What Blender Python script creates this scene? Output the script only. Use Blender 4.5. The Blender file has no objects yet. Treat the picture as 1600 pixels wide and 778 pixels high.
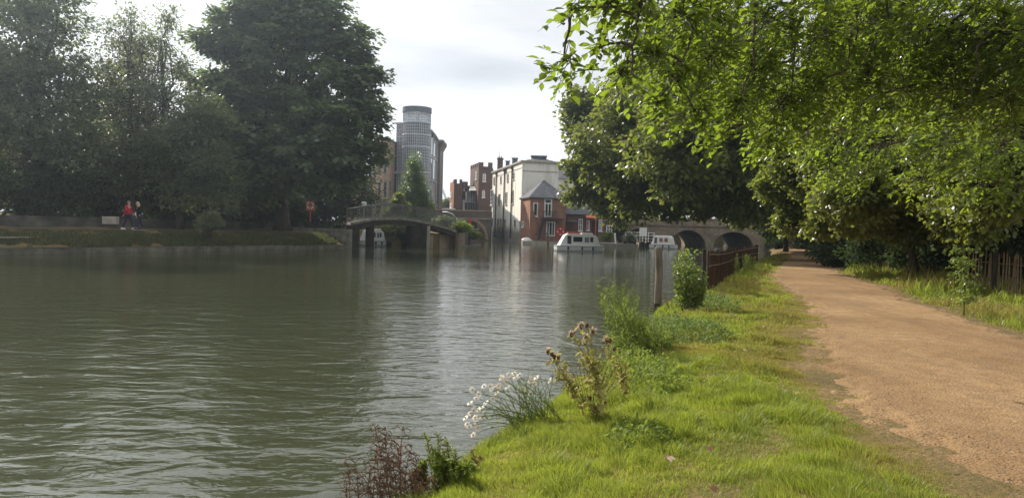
import bpy, bmesh, math, random
import numpy as np
from mathutils import Vector, Matrix
PI = math.pi
R = math.radians
random.seed(7)
rng = np.random.default_rng(11)
scn = bpy.context.scene
C = scn.collection

# ------------------------------------------------------------------ camera
CAMZ, FPX, PITCH, ROLL = 1.9, 1180.0, math.atan(33 / 1180), R(1.6)
CAM = Vector((0, 0, CAMZ))
cd = bpy.data.cameras.new('camera'); cam = bpy.data.objects.new('camera', cd); C.objects.link(cam)
cam.matrix_world = Matrix.Translation(CAM) @ Matrix.Rotation(PI / 2 - PITCH, 4, 'X') @ Matrix.Rotation(ROLL, 4, 'Z')
cd.sensor_width = 36; cd.lens = FPX / 1600 * 36; cd.clip_start = 0.05; cd.clip_end = 3000
scn.camera = cam

def ray(px, py):
    """direction of a survey sight line, measured in the photograph"""
    u, v = px - 800, -(py - 389)
    c, s = math.cos(ROLL), math.sin(ROLL)
    a, b = u * c - v * s, u * s + v * c
    d = Vector((a, 0, 0)) + Vector((0, math.sin(PITCH), math.cos(PITCH))) * b + Vector((0, math.cos(PITCH), -math.sin(PITCH))) * FPX
    return d
def at(px, py, Y):
    d = ray(px, py); return CAM + d * (Y / d.y)
def gnd(px, py, z=0.0):
    d = ray(px, py); return CAM + d * ((z - CAMZ) / d.z)
def pxm(Y): return Y / FPX          # metres per photo pixel at distance Y

# ------------------------------------------------------------------ noise
_perm = rng.random((256, 256))
def vnoise(x, y):
    x = np.asarray(x, float); y = np.asarray(y, float)
    xi = np.floor(x).astype(int); yi = np.floor(y).astype(int)
    fx = x - xi; fy = y - yi
    fx = fx * fx * (3 - 2 * fx); fy = fy * fy * (3 - 2 * fy)
    g = lambda a, b: _perm[a & 255, b & 255]
    return (g(xi, yi) * (1 - fx) + g(xi + 1, yi) * fx) * (1 - fy) + (g(xi, yi + 1) * (1 - fx) + g(xi + 1, yi + 1) * fx) * fy
def fbm(x, y, o=3):
    s = 0; a = 1; t = 0
    for i in range(o):
        s = s + a * vnoise(np.asarray(x) * 2 ** i + 17 * i, np.asarray(y) * 2 ** i + 5 * i); t += a; a *= .5
    return s / t

# ------------------------------------------------------------------ materials
def nt(name):
    m = bpy.data.materials.new(name); m.use_nodes = True
    n = m.node_tree.nodes; n.clear()
    return m, n, m.node_tree.links
def N(n, t, **k):
    x = n.new(t)
    for a, b in k.items():
        if a in ('operation', 'blend_type', 'data_type', 'noise_dimensions', 'attribute_name', 'interpolation', 'wave_type', 'bands_direction', 'sky_type', 'vector_type', 'feature', 'distance'):
            setattr(x, a, b)
        else: x.inputs[a].default_value = b
    return x
def rgba(c): return (c[0], c[1], c[2], 1)
def ramp(n, l, fac, stops):
    r = n.new('ShaderNodeValToRGB'); e = r.color_ramp.elements
    e[0].position, e[0].color = stops[0][0], rgba(stops[0][1])
    e[1].position, e[1].color = stops[-1][0], rgba(stops[-1][1])
    for p, c in stops[1:-1]:
        x = e.new(p); x.color = rgba(c)
    l.new(fac, r.inputs[0]); return r.outputs[0]
def mix(n, l, fac, a, b, bt='MIX'):
    m = n.new('ShaderNodeMix'); m.data_type = 'RGBA'; m.blend_type = bt
    for i, s in ((0, fac), (6, a), (7, b)):
        if hasattr(s, 'links'): l.new(s, m.inputs[i])
        else: m.inputs[i].default_value = s if i == 0 else rgba(s)
    return m.outputs[2]
def noise(n, l, vec, scale, detail=4, rough=.55, dist=0):
    x = n.new('ShaderNodeTexNoise'); x.inputs['Scale'].default_value = scale
    x.inputs['Detail'].default_value = detail; x.inputs['Roughness'].default_value = rough
    x.inputs['Distortion'].default_value = dist
    if vec is not None: l.new(vec, x.inputs['Vector'])
    return x.outputs['Fac']
def mapping(n, l, vec, sc=(1, 1, 1), rot=(0, 0, 0)):
    m = n.new('ShaderNodeMapping'); m.inputs['Scale'].default_value = sc; m.inputs['Rotation'].default_value = rot
    l.new(vec, m.inputs['Vector']); return m.outputs[0]
def finish(n, l, col, rough=.8, spec=.3, bump=None, bs=.5, bd=.02, metal=0, rsock=None):
    p = n.new('ShaderNodeBsdfPrincipled'); o = n.new('ShaderNodeOutputMaterial')
    if hasattr(col, 'links'): l.new(col, p.inputs['Base Color'])
    else: p.inputs['Base Color'].default_value = rgba(col)
    p.inputs['Roughness'].default_value = rough; p.inputs['Specular IOR Level'].default_value = spec
    p.inputs['Metallic'].default_value = metal
    if rsock is not None: l.new(rsock, p.inputs['Roughness'])
    if bump is not None:
        b = n.new('ShaderNodeBump'); b.inputs['Strength'].default_value = bs; b.inputs['Distance'].default_value = bd
        l.new(bump, b.inputs['Height']); l.new(b.outputs[0], p.inputs['Normal'])
    l.new(p.outputs[0], o.inputs[0]); return p
def world_pos(n):
    return n.new('ShaderNodeNewGeometry').outputs['Position']

def mat_plain(name, col, rough=.6, spec=.4, metal=0, var=.25, scale=3.0, bs=.15):
    m, n, l = nt(name)
    f = noise(n, l, world_pos(n), scale, 5)
    c = ramp(n, l, f, [(.3, [x * (1 - var) for x in col]), (.7, [min(1, x * (1 + var * .6)) for x in col])])
    finish(n, l, c, rough, spec, f, bs, .01, metal); return m
def mat_leaf(name, dark, light, trans, tfac=.42, rough=.42, spec=.5, patch=.35):
    m, n, l = nt(name)
    a = n.new('ShaderNodeAttribute'); a.attribute_name = 'rnd'
    c = ramp(n, l, a.outputs['Fac'], [(0, dark), (.75, light), (1, [light[0] * 1.5, light[1] * 1.2, light[2]])])
    f = noise(n, l, world_pos(n), patch, 3)
    c = mix(n, l, ramp(n, l, f, [(.35, (0, 0, 0)), (.65, (1, 1, 1))]), c, mix(n, l, .5, c, [light[0] * 1.25, light[1], light[2] * .8]))
    t = mix(n, l, a.outputs['Fac'], [x * .7 for x in trans], trans)
    p = N(n, 'ShaderNodeBsdfPrincipled', Roughness=rough); p.inputs['Specular IOR Level'].default_value = spec
    l.new(c, p.inputs['Base Color'])
    tr = n.new('ShaderNodeBsdfTranslucent'); l.new(t, tr.inputs[0])
    x = n.new('ShaderNodeMixShader'); x.inputs[0].default_value = tfac
    l.new(p.outputs[0], x.inputs[1]); l.new(tr.outputs[0], x.inputs[2])
    o = n.new('ShaderNodeOutputMaterial'); l.new(x.outputs[0], o.inputs[0]); return m
def mat_brick(name, c1, c2, mortar, stain=(.05, .045, .04), bw=.22, bh=.075, ms=.012, sa=.5):
    m, n, l = nt(name)
    uv = n.new('ShaderNodeUVMap').outputs[0]
    b = n.new('ShaderNodeTexBrick'); l.new(uv, b.inputs['Vector'])
    b.inputs['Color1'].default_value = rgba(c1); b.inputs['Color2'].default_value = rgba(c2); b.inputs['Mortar'].default_value = rgba(mortar)
    b.inputs['Scale'].default_value = 1; b.inputs['Mortar Size'].default_value = ms; b.inputs['Brick Width'].default_value = bw; b.inputs['Row Height'].default_value = bh
    b.inputs['Bias'].default_value = -.1
    f = noise(n, l, world_pos(n), .9, 6, .65)
    f2 = noise(n, l, mapping(n, l, world_pos(n), (2, 2, .35)), 1.2, 5, .6)
    c = mix(n, l, ramp(n, l, f, [(.42, (0, 0, 0)), (.7, (sa, sa, sa))]), b.outputs['Color'], stain)
    c = mix(n, l, ramp(n, l, f2, [(.5, (0, 0, 0)), (.75, (sa, sa, sa))]), c, [x * 1.9 for x in stain])
    finish(n, l, c, .9, .2, b.outputs['Fac'], .3, -.01); return m
def mat_stucco():
    m, n, l = nt('cream_render')
    g = world_pos(n)
    f = noise(n, l, g, .5, 6, .6)
    s = noise(n, l, mapping(n, l, g, (2.2, 2.2, .12)), 1.0, 5, .65)
    c = ramp(n, l, f, [(.3, (.82, .78, .70)), (.7, (.90, .87, .80))])
    c = mix(n, l, ramp(n, l, s, [(.5, (0, 0, 0)), (.72, (.75, .75, .75))]), c, (.36, .31, .25))
    sx = n.new('ShaderNodeSeparateXYZ'); l.new(g, sx.inputs[0])
    q = noise(n, l, mapping(n, l, g, (1, 1, .5)), 1.5, 5, .7)
    ad = N(n, 'ShaderNodeMath', operation='MULTIPLY_ADD'); l.new(q, ad.inputs[0]); ad.inputs[1].default_value = -2.6; l.new(sx.outputs[2], ad.inputs[2])
    c = mix(n, l, ramp(n, l, ad.outputs[0], [(0, (.85, .85, .85)), (1, (0, 0, 0))]), c, (.12, .10, .075))
    finish(n, l, c, .9, .2, f, .2, .02); return m
def mat_slate():
    m, n, l = nt('slate')
    uv = n.new('ShaderNodeUVMap').outputs[0]
    b = n.new('ShaderNodeTexBrick'); l.new(uv, b.inputs['Vector'])
    b.inputs['Color1'].default_value = (.10, .105, .12, 1); b.inputs['Color2'].default_value = (.16, .165, .18, 1); b.inputs['Mortar'].default_value = (.05, .05, .06, 1)
    b.inputs['Scale'].default_value = 1; b.inputs['Mortar Size'].default_value = .01; b.inputs['Brick Width'].default_value = .3; b.inputs['Row Height'].default_value = .22
    f = noise(n, l, world_pos(n), 1.3, 5)
    c = mix(n, l, ramp(n, l, f, [(.45, (0, 0, 0)), (.75, (.6, .6, .6))]), b.outputs['Color'], (.2, .19, .17))
    finish(n, l, c, .85, .15, b.outputs['Fac'], .4, -.01); return m
def mat_bark(name, a, b_):
    m, n, l = nt(name)
    g = world_pos(n)
    f = noise(n, l, mapping(n, l, g, (6, 6, 1.2)), 2.5, 6, .65)
    k = noise(n, l, g, 1.4, 3)
    c = ramp(n, l, f, [(.3, a), (.7, b_)])
    c = mix(n, l, ramp(n, l, k, [(.5, (0, 0, 0)), (.7, (.5, .5, .5))]), c, (.06, .075, .03))
    finish(n, l, c, .9, .2, f, .8, .04); return m
def mat_water():
    m, n, l = nt('river_water')
    g = world_pos(n)
    def hgt(rot, sc, scale, det, rough, dist=.3):
        return noise(n, l, mapping(n, l, g, sc, (0, 0, rot)), scale, det, rough, dist)
    a = hgt(R(14), (.75, 1.3, 1), 1.5, 2, .5, .6)
    b = hgt(R(-10), (.7, 1.3, 1), 4.6, 3, .55, .5)
    c = hgt(R(25), (.8, 1.3, 1), 13.0, 2, .5)
    k = noise(n, l, mapping(n, l, g, (.5, 1, 1)), .12, 3, .5)         # gusts: calm and ruffled patches
    kr = ramp(n, l, k, [(.35, (.45, .45, .45)), (.65, (1.25, 1.25, 1.25))])
    def mul(x, v):
        q = N(n, 'ShaderNodeMath', operation='MULTIPLY'); l.new(x, q.inputs[0])
        if hasattr(v, 'links'): l.new(v, q.inputs[1])
        else: q.inputs[1].default_value = v
        return q.outputs[0]
    def add(x, y):
        q = N(n, 'ShaderNodeMath', operation='ADD'); l.new(x, q.inputs[0]); l.new(y, q.inputs[1]); return q.outputs[0]
    h = add(mul(a, .038), mul(mul(add(mul(b, .021), mul(c, .003)), 1.0), kr))
    sx = n.new('ShaderNodeSeparateXYZ'); l.new(g, sx.inputs[0])
    mr = n.new('ShaderNodeMapRange'); l.new(sx.outputs[1], mr.inputs['Value'])
    for i_, v_ in ((1, 10), (2, 55), (3, 1.0), (4, .24)): mr.inputs[i_].default_value = v_
    h = mul(h, mr.outputs[0])
    bp = n.new('ShaderNodeBump'); bp.inputs['Strength'].default_value = 1; bp.inputs['Distance'].default_value = 1.0
    l.new(h, bp.inputs['Height'])
    f = noise(n, l, g, .06, 3)
    col = ramp(n, l, f, [(.3, (.042, .048, .024)), (.7, (.058, .063, .032))])
    p = N(n, 'ShaderNodeBsdfPrincipled', Roughness=.035, IOR=1.45); p.inputs['Specular IOR Level'].default_value = .5
    l.new(col, p.inputs['Base Color']); l.new(bp.outputs[0], p.inputs['Normal'])
    o = n.new('ShaderNodeOutputMaterial'); l.new(p.outputs[0], o.inputs[0]); return m
def mat_ground():
    m, n, l = nt('bank_soil_and_turf')
    g = world_pos(n)
    f = noise(n, l, g, 1.1, 6, .6); f2 = noise(n, l, g, 22, 4, .7)
    c = ramp(n, l, f, [(.3, (.13, .095, .045)), (.5, (.20, .135, .065)), (.72, (.28, .18, .09))])
    c = mix(n, l, ramp(n, l, f2, [(.42, (0, 0, 0)), (.62, (.7, .7, .7))]), c, (.085, .085, .03))
    finish(n, l, c, .95, .1, f2, .8, .04); return m
def mat_path():
    m, n, l = nt('packed_gravel_path')
    g = world_pos(n)
    big = noise(n, l, mapping(n, l, g, (1, .5, 1), (0, 0, R(-20))), .55, 5, .6)
    mid = noise(n, l, g, 5, 6, .7)
    fine = noise(n, l, g, 55, 3, .75)
    v = n.new('ShaderNodeTexVoronoi'); v.inputs['Scale'].default_value = 38; l.new(g, v.inputs['Vector'])
    c = ramp(n, l, big, [(.28, (.19, .110, .050)), (.42, (.28, .175, .085)), (.58, (.36, .230, .115)), (.75, (.44, .300, .165))])
    c = mix(n, l, ramp(n, l, mid, [(.42, (0, 0, 0)), (.7, (.7, .7, .7))]), c, (.17, .105, .055))
    c = mix(n, l, ramp(n, l, fine, [(.35, (.75, .75, .75)), (.5, (0, 0, 0))]), c, (.12, .075, .04))
    c = mix(n, l, ramp(n, l, v.outputs['Distance'], [(.10, (.5, .5, .5)), (.2, (0, 0, 0))]), c, (.42, .33, .23))
    tr = noise(n, l, mapping(n, l, g, (2.6, .22, 1), (0, 0, R(22))), .9, 4, .6)      # worn tracks along the path
    c = mix(n, l, ramp(n, l, tr, [(.52, (0, 0, 0)), (.7, (.55, .55, .55))]), c, (.20, .135, .08))
    hm = mix(n, l, .5, fine, v.outputs['Distance'])
    h2 = mix(n, l, .35, hm, mid)
    finish(n, l, c, .95, .15, h2, .9, .03); return m
def mat_glass(name, col=(.02, .025, .03), rough=.08):
    m, n, l = nt(name)
    f = noise(n, l, world_pos(n), .8, 3)
    c = ramp(n, l, f, [(.3, col), (.7, [x * 2.2 for x in col])])
    finish(n, l, c, rough, .6, f, .05, .02); return m

M = {}
M['water'] = mat_water(); M['ground'] = mat_ground(); M['path'] = mat_path()
M['stucco'] = mat_stucco(); M['slate'] = mat_slate()
M['brick_red'] = mat_brick('red_brick', (.30, .105, .055), (.40, .15, .075), (.33, .25, .19), sa=.35)
M['brick_dark'] = mat_brick('dark_red_brick', (.13, .062, .045), (.19, .088, .06), (.16, .13, .11), sa=.5)
M['brick_pink'] = mat_brick('pale_pink_brick', (.52, .33, .22), (.60, .40, .28), (.5, .42, .34), sa=.15)
M['brick_grey'] = mat_brick('grey_brown_brick', (.13, .10, .08), (.19, .14, .10), (.12, .11, .1), sa=.5)
M['brick_buff'] = mat_brick('buff_weathered_brick', (.38, .28, .17), (.48, .35, .22), (.26, .21, .16), sa=.4)
M['stone'] = mat_brick('bridge_stone', (.27, .215, .15), (.35, .28, .20), (.17, .14, .11), bw=.55, bh=.28, ms=.015, sa=.5)
M['stone_pale'] = mat_plain('pale_stone', (.42, .38, .32), .85, .2, var=.3, scale=2, bs=.4)
M['concrete'] = mat_plain('weathered_concrete', (.24, .22, .18), .9, .2, var=.4, scale=2.2, bs=.5)
M['bark'] = mat_bark('grey_brown_bark', (.045, .036, .027), (.13, .105, .08))
M['bark_plane'] = mat_bark('mottled_bark', (.09, .075, .05), (.24, .20, .14))
M['twig'] = mat_plain('twig_bark', (.07, .055, .04), .8, .2, var=.3, scale=20)
M['wood_old'] = mat_bark('weathered_timber', (.10, .078, .056), (.25, .20, .15))
M['wood_dark'] = mat_bark('dark_timber', (.022, .017, .015), (.06, .042, .034))
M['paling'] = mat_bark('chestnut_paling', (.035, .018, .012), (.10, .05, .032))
M['paling_lit'] = mat_bark('lit_brown_paling', (.11, .075, .045), (.30, .21, .13))  # lit copy of the chestnut paling, sunlight put into the colour
M['white'] = mat_plain('white_paint', (.78, .78, .76), .4, .5, var=.08, scale=2)
M['white_boat'] = mat_plain('white_gelcoat', (.88, .88, .87), .25, .5, var=.06, scale=1.2, bs=.02)
M['navy'] = mat_plain('dark_blue_band', (.03, .04, .075), .4, .5)
M['office_brown'] = mat_plain('grey_brown_cladding', (.17, .145, .125), .7, .3, var=.15, scale=1)
M['edging'] = mat_plain('algae_stained_stone', (.15, .14, .105), .95, .1, var=.55, scale=1.6, bs=.6)
M['orange'] = mat_plain('orange_red_paint', (.62, .11, .045), .5, .4, var=.15)
M['red'] = mat_plain('red_paint', (.50, .04, .03), .5, .4, var=.15)
M['grey_metal'] = mat_plain('grey_metal', (.30, .31, .33), .5, .5, metal=.3, var=.15)
M['rail_metal'] = mat_plain('weathered_rail_paint', (.16, .16, .15), .6, .4, var=.3, scale=4)
M['lead'] = mat_plain('grey_blue_cladding', (.13, .15, .18), .6, .4, var=.2)
M['dark_metal'] = mat_plain('dark_metal', (.035, .035, .04), .5, .5, var=.2)
M['steel_light'] = mat_plain('pale_steel', (.50, .52, .55), .45, .5, metal=.2, var=.08)
M['glass'] = mat_glass('window_glass'); M['glass_pale'] = mat_glass('pale_glass', (.12, .145, .17), .12)
M['glass_tower'] = mat_glass('tower_glass', (.10, .12, .145), .15)
M['skin'] = mat_plain('skin', (.50, .32, .24), .6, .3, var=.05)
M['cloth_red'] = mat_plain('red_fabric', (.50, .035, .035), .9, .1, var=.2, scale=9)
M['cloth_black'] = mat_plain('black_fabric', (.018, .018, .022), .9, .1, var=.3, scale=9)
M['denim'] = mat_plain('dark_denim', (.03, .035, .06), .9, .1, var=.3, scale=9)
M['hair_grey'] = mat_plain('grey_hair', (.22, .19, .16), .7, .3)
M['hair_blond'] = mat_plain('fair_hair', (.55, .44, .28), .7, .3)
M['petal'] = mat_leaf('white_petals', (.72, .72, .68), (.82, .82, .78), (.7, .7, .62), .3, .6, .2)
M['floret'] = mat_plain('yellow_florets', (.45, .30, .04), .8, .2)
M['seed_dark'] = mat_plain('brown_seed_head', (.11, .06, .035), .9, .1, var=.4, scale=60)
M['fluff'] = mat_leaf('seed_fluff', (.55, .47, .36), (.72, .64, .52), (.6, .5, .38), .5, .9, .1)
M['rope'] = mat_plain('pale_rope', (.42, .37, .30), .8, .2)
M['wire_orange'] = mat_plain('orange_twine', (.55, .30, .20), .7, .3)
M['blue'] = mat_plain('blue_paint', (.05, .09, .22), .5, .4)
G = lambda a, k=1: [x * k for x in a]
M['leaf_left'] = mat_leaf('chestnut_leaf', (.065, .094, .055), (.115, .16, .085), (.27, .36, .13), .48)
M['leaf_left2'] = mat_leaf('ash_leaf', (.080, .108, .065), (.14, .18, .095), (.34, .41, .17), .5)
M['leaf_copper'] = mat_leaf('copper_leaf', (.050, .032, .034), (.085, .05, .045), (.12, .05, .04), .38)
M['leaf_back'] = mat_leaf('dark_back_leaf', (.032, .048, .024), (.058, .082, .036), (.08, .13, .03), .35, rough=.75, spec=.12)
M['leaf_plane'] = mat_leaf('plane_leaf', (.055, .085, .022), (.115, .150, .036), (.32, .37, .055), .45)
M['leaf_mid'] = mat_leaf('sycamore_leaf', (.050, .078, .020), (.115, .148, .036), (.34, .40, .055), .46, rough=.36, spec=.6)
M['leaf_near'] = mat_leaf('beech_leaf', (.034, .070, .012), (.085, .135, .022), (.34, .47, .035), .5, rough=.33, spec=.55, patch=1.2)
M['leaf_conifer'] = mat_leaf('conifer_spray', (.07, .12, .025), (.12, .18, .045), (.22, .34, .05), .4)
M['leaf_bush'] = mat_leaf('bush_leaf', (.08, .13, .03), (.15, .22, .05), (.34, .44, .06), .42, rough=.38, spec=.5)
M['leaf_weed'] = mat_leaf('weed_leaf', (.08, .13, .025), (.15, .21, .045), (.32, .42, .06), .45, rough=.6, spec=.2)
M['leaf_nettle'] = mat_leaf('nettle_leaf', (.07, .12, .035), (.13, .19, .06), (.26, .36, .08), .4, rough=.6, spec=.2)
M['leaf_dry'] = mat_leaf('dry_leaf', (.20, .16, .06), (.34, .27, .10), (.40, .32, .10), .4)
M['leaf_rust'] = mat_leaf('rusty_dock_leaf', (.10, .055, .035), (.20, .11, .06), (.22, .12, .05), .3, rough=.7, spec=.2)
M['stem_rust'] = mat_plain('rusty_stem', (.14, .08, .05), .8, .2, var=.3, scale=30)
M['stem_straw'] = mat_plain('straw_stem', (.22, .16, .08), .8, .2, var=.3, scale=30)
M['leaf_straw'] = mat_leaf('yellowing_leaf', (.20, .19, .06), (.36, .33, .11), (.46, .44, .12), .45, rough=.7, spec=.15)
M['stem_green'] = mat_plain('green_stem', (.13, .17, .05), .7, .2, var=.3, scale=30)
M['grass'] = mat_leaf('grass_blades', (.062, .120, .014), (.185, .235, .038), (.44, .52, .065), .5, rough=.4, spec=.35, patch=.9)
M['grass_dry'] = mat_leaf('dry_grass', (.14, .15, .035), (.30, .26, .085), (.40, .38, .08), .45, rough=.6, spec=.2, patch=.9)
M['grass_far'] = mat_leaf('bank_grass', (.055, .070, .030), (.11, .12, .055), (.17, .20, .07), .4, rough=.8, spec=.1)

# ------------------------------------------------------------------ mesh building
def tag(o, label=None, cat=None, group=None, kind=None):
    if label: o['label'] = label
    if cat: o['category'] = cat
    if group: o['group'] = group
    if kind: o['kind'] = kind
    return o
def thing(name, label, cat, loc, group=None, kind=None):
    o = bpy.data.objects.new(name, None); C.objects.link(o); o.location = Vector(loc)
    o.empty_display_size = .3
    o['_b'] = list(loc); tag(o, label, cat, group, kind); return o
def base_of(o):
    while o.parent: o = o.parent
    return Vector(o['_b']) if '_b' in o else Vector((0, 0, 0))
def link(name, me, mat, parent=None, base=None, smooth=False):
    mats = mat if isinstance(mat, (list, tuple)) else [mat]
    for m in mats: me.materials.append(m)
    o = bpy.data.objects.new(name, me); C.objects.link(o)
    if parent is not None:
        o.parent = parent; b = base_of(parent)
    else:
        b = Vector(base) if base is not None else Vector((0, 0, 0)); o.location = b; o['_b'] = list(b)
    if b.length > 0: me.transform(Matrix.Translation(-b))
    if smooth: me.shade_smooth()
    return o
def np_mesh(name, V, F, rnd=None):
    """V (n,3), F (m,k) all faces with k corners, or list of such arrays"""
    Fs = F if isinstance(F, list) else [F]
    Fs = [f for f in Fs if len(f)]
    me = bpy.data.meshes.new(name)
    loops = np.concatenate([f.ravel() for f in Fs]).astype(np.int32)
    tot = np.concatenate([np.full(len(f), f.shape[1]) for f in Fs]).astype(np.int32)
    st = np.concatenate([[0], np.cumsum(tot)[:-1]]).astype(np.int32)
    me.vertices.add(len(V)); me.vertices.foreach_set('co', np.asarray(V, np.float32).ravel())
    me.loops.add(len(loops)); me.loops.foreach_set('vertex_index', loops)
    me.polygons.add(len(tot)); me.polygons.foreach_set('loop_start', st)
    me.update(calc_edges=True); me.validate()
    if rnd is not None:
        a = me.attributes.new('rnd', 'FLOAT', 'POINT'); a.data.foreach_set('value', np.asarray(rnd, np.float32))
    return me
class MB:
    def __init__(s): s.v = []; s.f = []; s.m = []; s.cur = 0; s.M = Matrix.Identity(4)
    def add(s, vs, fs):
        o = len(s.v)
        s.v += [s.M @ Vector(p) for p in vs]; s.f += [[i + o for i in f] for f in fs]; s.m += [s.cur] * len(fs); return s
    def box(s, x0, x1, y0, y1, z0, z1, top=None):
        a = top or (x0, x1, y0, y1)
        return s.add([(x0, y0, z0), (x1, y0, z0), (x1, y1, z0), (x0, y1, z0), (a[0], a[2], z1), (a[1], a[2], z1), (a[1], a[3], z1), (a[0], a[3], z1)],
                     [(3, 2, 1, 0), (4, 5, 6, 7), (0, 1, 5, 4), (1, 2, 6, 5), (2, 3, 7, 6), (3, 0, 4, 7)])
    def prism(s, poly, z0, z1, top=None):
        n = len(poly); tp = top or poly
        a = sum(poly[i][0] * poly[(i + 1) % n][1] - poly[(i + 1) % n][0] * poly[i][1] for i in range(n))
        if a < 0: poly = poly[::-1]; tp = tp[::-1]
        return s.add([(p[0], p[1], z0) for p in poly] + [(p[0], p[1], z1) for p in tp],
                     [list(range(n))[::-1], list(range(n, 2 * n))] + [(i, (i + 1) % n, n + (i + 1) % n, n + i) for i in range(n)])
    def bar(s, a, b, w, h=None, up=(0, 0, 1)):
        """rectangular bar between two points"""
        h = h or w; a = Vector(a); b = Vector(b); d = (b - a).normalized(); up = Vector(up)
        x = d.cross(up)
        if x.length < 1e-4: x = d.cross(Vector((1, 0, 0)))
        x.normalize(); y = x.cross(d)
        vs = [p + x * (sx * w / 2) + y * (sy * h / 2) for p in (a, b) for sx, sy in ((-1, -1), (1, -1), (1, 1), (-1, 1))]
        return s.add(vs, [(0, 3, 2, 1)[::-1], (4, 5, 6, 7)[::-1][::-1]] + [(i, (i + 1) % 4, 4 + (i + 1) % 4, 4 + i) for i in range(4)])
    def tube(s, pts, rad, n=8, caps=True):
        pts = [Vector(p) for p in pts]
        if not hasattr(rad, '__len__'): rad = [rad] * len(pts)
        vs = []; fs = []; prev = None
        for i, p in enumerate(pts):
            d = (pts[min(i + 1, len(pts) - 1)] - pts[max(i - 1, 0)])
            d = d.normalized() if d.length > 1e-9 else Vector((0, 0, 1))
            if prev is None:
                x = d.cross(Vector((0, 0, 1)))
                if x.length < 1e-3: x = Vector((1, 0, 0))
                x.normalize()
            else:
                x = prev - d * prev.dot(d)
                if x.length < 1e-6: x = d.orthogonal()
                x.normalize()
            prev = x; y = d.cross(x)
            for k in range(n):
                a = 2 * PI * k / n; vs.append(p + (x * math.cos(a) + y * math.sin(a)) * rad[i])
        for i in range(len(pts) - 1):
            for k in range(n):
                fs.append((i * n + k, i * n + (k + 1) % n, (i + 1) * n + (k + 1) % n, (i + 1) * n + k))
        if caps: fs.append(list(range(n))[::-1]); fs.append([(len(pts) - 1) * n + k for k in range(n)])
        return s.add(vs, fs)
    def ball(s, c, r, nu=10, nv=7, sc=(1, 1, 1)):
        vs = []; fs = []
        for j in range(nv + 1):
            th = PI * j / nv
            for i in range(nu):
                a = 2 * PI * i / nu
                vs.append((c[0] + r * sc[0] * math.sin(th) * math.cos(a), c[1] + r * sc[1] * math.sin(th) * math.sin(a), c[2] + r * sc[2] * math.cos(th)))
        for j in range(nv):
            for i in range(nu): fs.append((j * nu + i, (j + 1) * nu + i, (j + 1) * nu + (i + 1) % nu, j * nu + (i + 1) % nu))
        return s.add(vs, fs)
    def torus(s, c, R0, r, nrm=(0, 1, 0), n=24, k=8, a0=0, a1=2 * PI):
        nrm = Vector(nrm).normalized(); x = nrm.orthogonal().normalized(); y = nrm.cross(x)
        closed = a1 - a0 > 2 * PI - 1e-3
        pts = [Vector(c) + (x * math.cos(a0 + (a1 - a0) * i / n) + y * math.sin(a0 + (a1 - a0) * i / n)) * R0 for i in range(n + 1)]
        return s.tube(pts, r, k, caps=not closed)
    def build(s, name, mat, parent=None, base=None, smooth=False, bevel=0):
        me = bpy.data.meshes.new(name); me.from_pydata([tuple(p) for p in s.v], [], s.f); 
        if any(s.m): me.polygons.foreach_set('material_index', s.m)
        me.update()
        bm = bmesh.new(); bm.from_mesh(me)
        if smooth: bmesh.ops.remove_doubles(bm, verts=bm.verts, dist=1e-5)
        bmesh.ops.recalc_face_normals(bm, faces=bm.faces); bm.to_mesh(me); bm.free()
        uv = me.uv_layers.new(name='UVMap'); n = len(me.loops)
        for p in me.polygons:
            nn = p.normal
            if abs(nn.z) < .75:
                t = Vector((-nn.y, nn.x, 0)); t = t.normalized() if t.length > 1e-6 else Vector((1, 0, 0))
                sl = math.sqrt(max(1e-6, 1 - nn.z ** 2))
                for li in p.loop_indices:
                    co = me.vertices[me.loops[li].vertex_index].co; uv.data[li].uv = (co.dot(t), co.z / sl)
            else:
                for li in p.loop_indices:
                    co = me.vertices[me.loops[li].vertex_index].co; uv.data[li].uv = (co.x, co.y)
        o = link(name, me, mat, parent, base, smooth)
        if bevel:
            b = o.modifiers.new('bevel', 'BEVEL'); b.width = bevel; b.segments = 2; b.limit_method = 'ANGLE'
        return o
def part(name, mat, parent, fn, **k):
    m = MB(); fn(m); return m.build(name, mat, parent, **k)

# ------------------------------------------------------------------ world, sun
SUN_AZ, SUN_EL = R(-42), R(34)        # azimuth from the view direction (+Y), negative to the left
sdir = Vector((math.sin(SUN_AZ) * math.cos(SUN_EL), math.cos(SUN_AZ) * math.cos(SUN_EL), math.sin(SUN_EL)))
w = bpy.data.worlds.new('World'); scn.world = w; w.use_nodes = True
n, l = w.node_tree.nodes, w.node_tree.links; n.clear()
sky = n.new('ShaderNodeTexSky'); sky.sky_type = 'NISHITA'; sky.sun_disc = False
sky.sun_elevation = SUN_EL; sky.sun_rotation = SUN_AZ
tc = n.new('ShaderNodeTexCoord'); g = tc.outputs['Generated']
sp = n.new('ShaderNodeSeparateXYZ'); l.new(g, sp.inputs[0])
def wm(op, a, b=None, c=None, clamp=False):
    q = n.new('ShaderNodeMath'); q.operation = op; q.use_clamp = clamp
    for i, s in enumerate((a, b, c)):
        if s is None: continue
        if hasattr(s, 'links'): l.new(s, q.inputs[i])
        else: q.inputs[i].default_value = s
    return q.outputs[0]
zz = wm('MAXIMUM', sp.outputs[2], 0.0)
den = wm('ADD', zz, .16)
cx = wm('DIVIDE', sp.outputs[0], den); cy = wm('DIVIDE', sp.outputs[1], den)
cb = n.new('ShaderNodeCombineXYZ'); l.new(cx, cb.inputs[0]); l.new(cy, cb.inputs[1])
f1 = noise(n, l, cb.outputs[0], .85, 7, .52, .4)
f2 = noise(n, l, mapping(n, l, cb.outputs[0], (1, 1.4, 1)), 2.2, 5, .5, .2)
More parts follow.
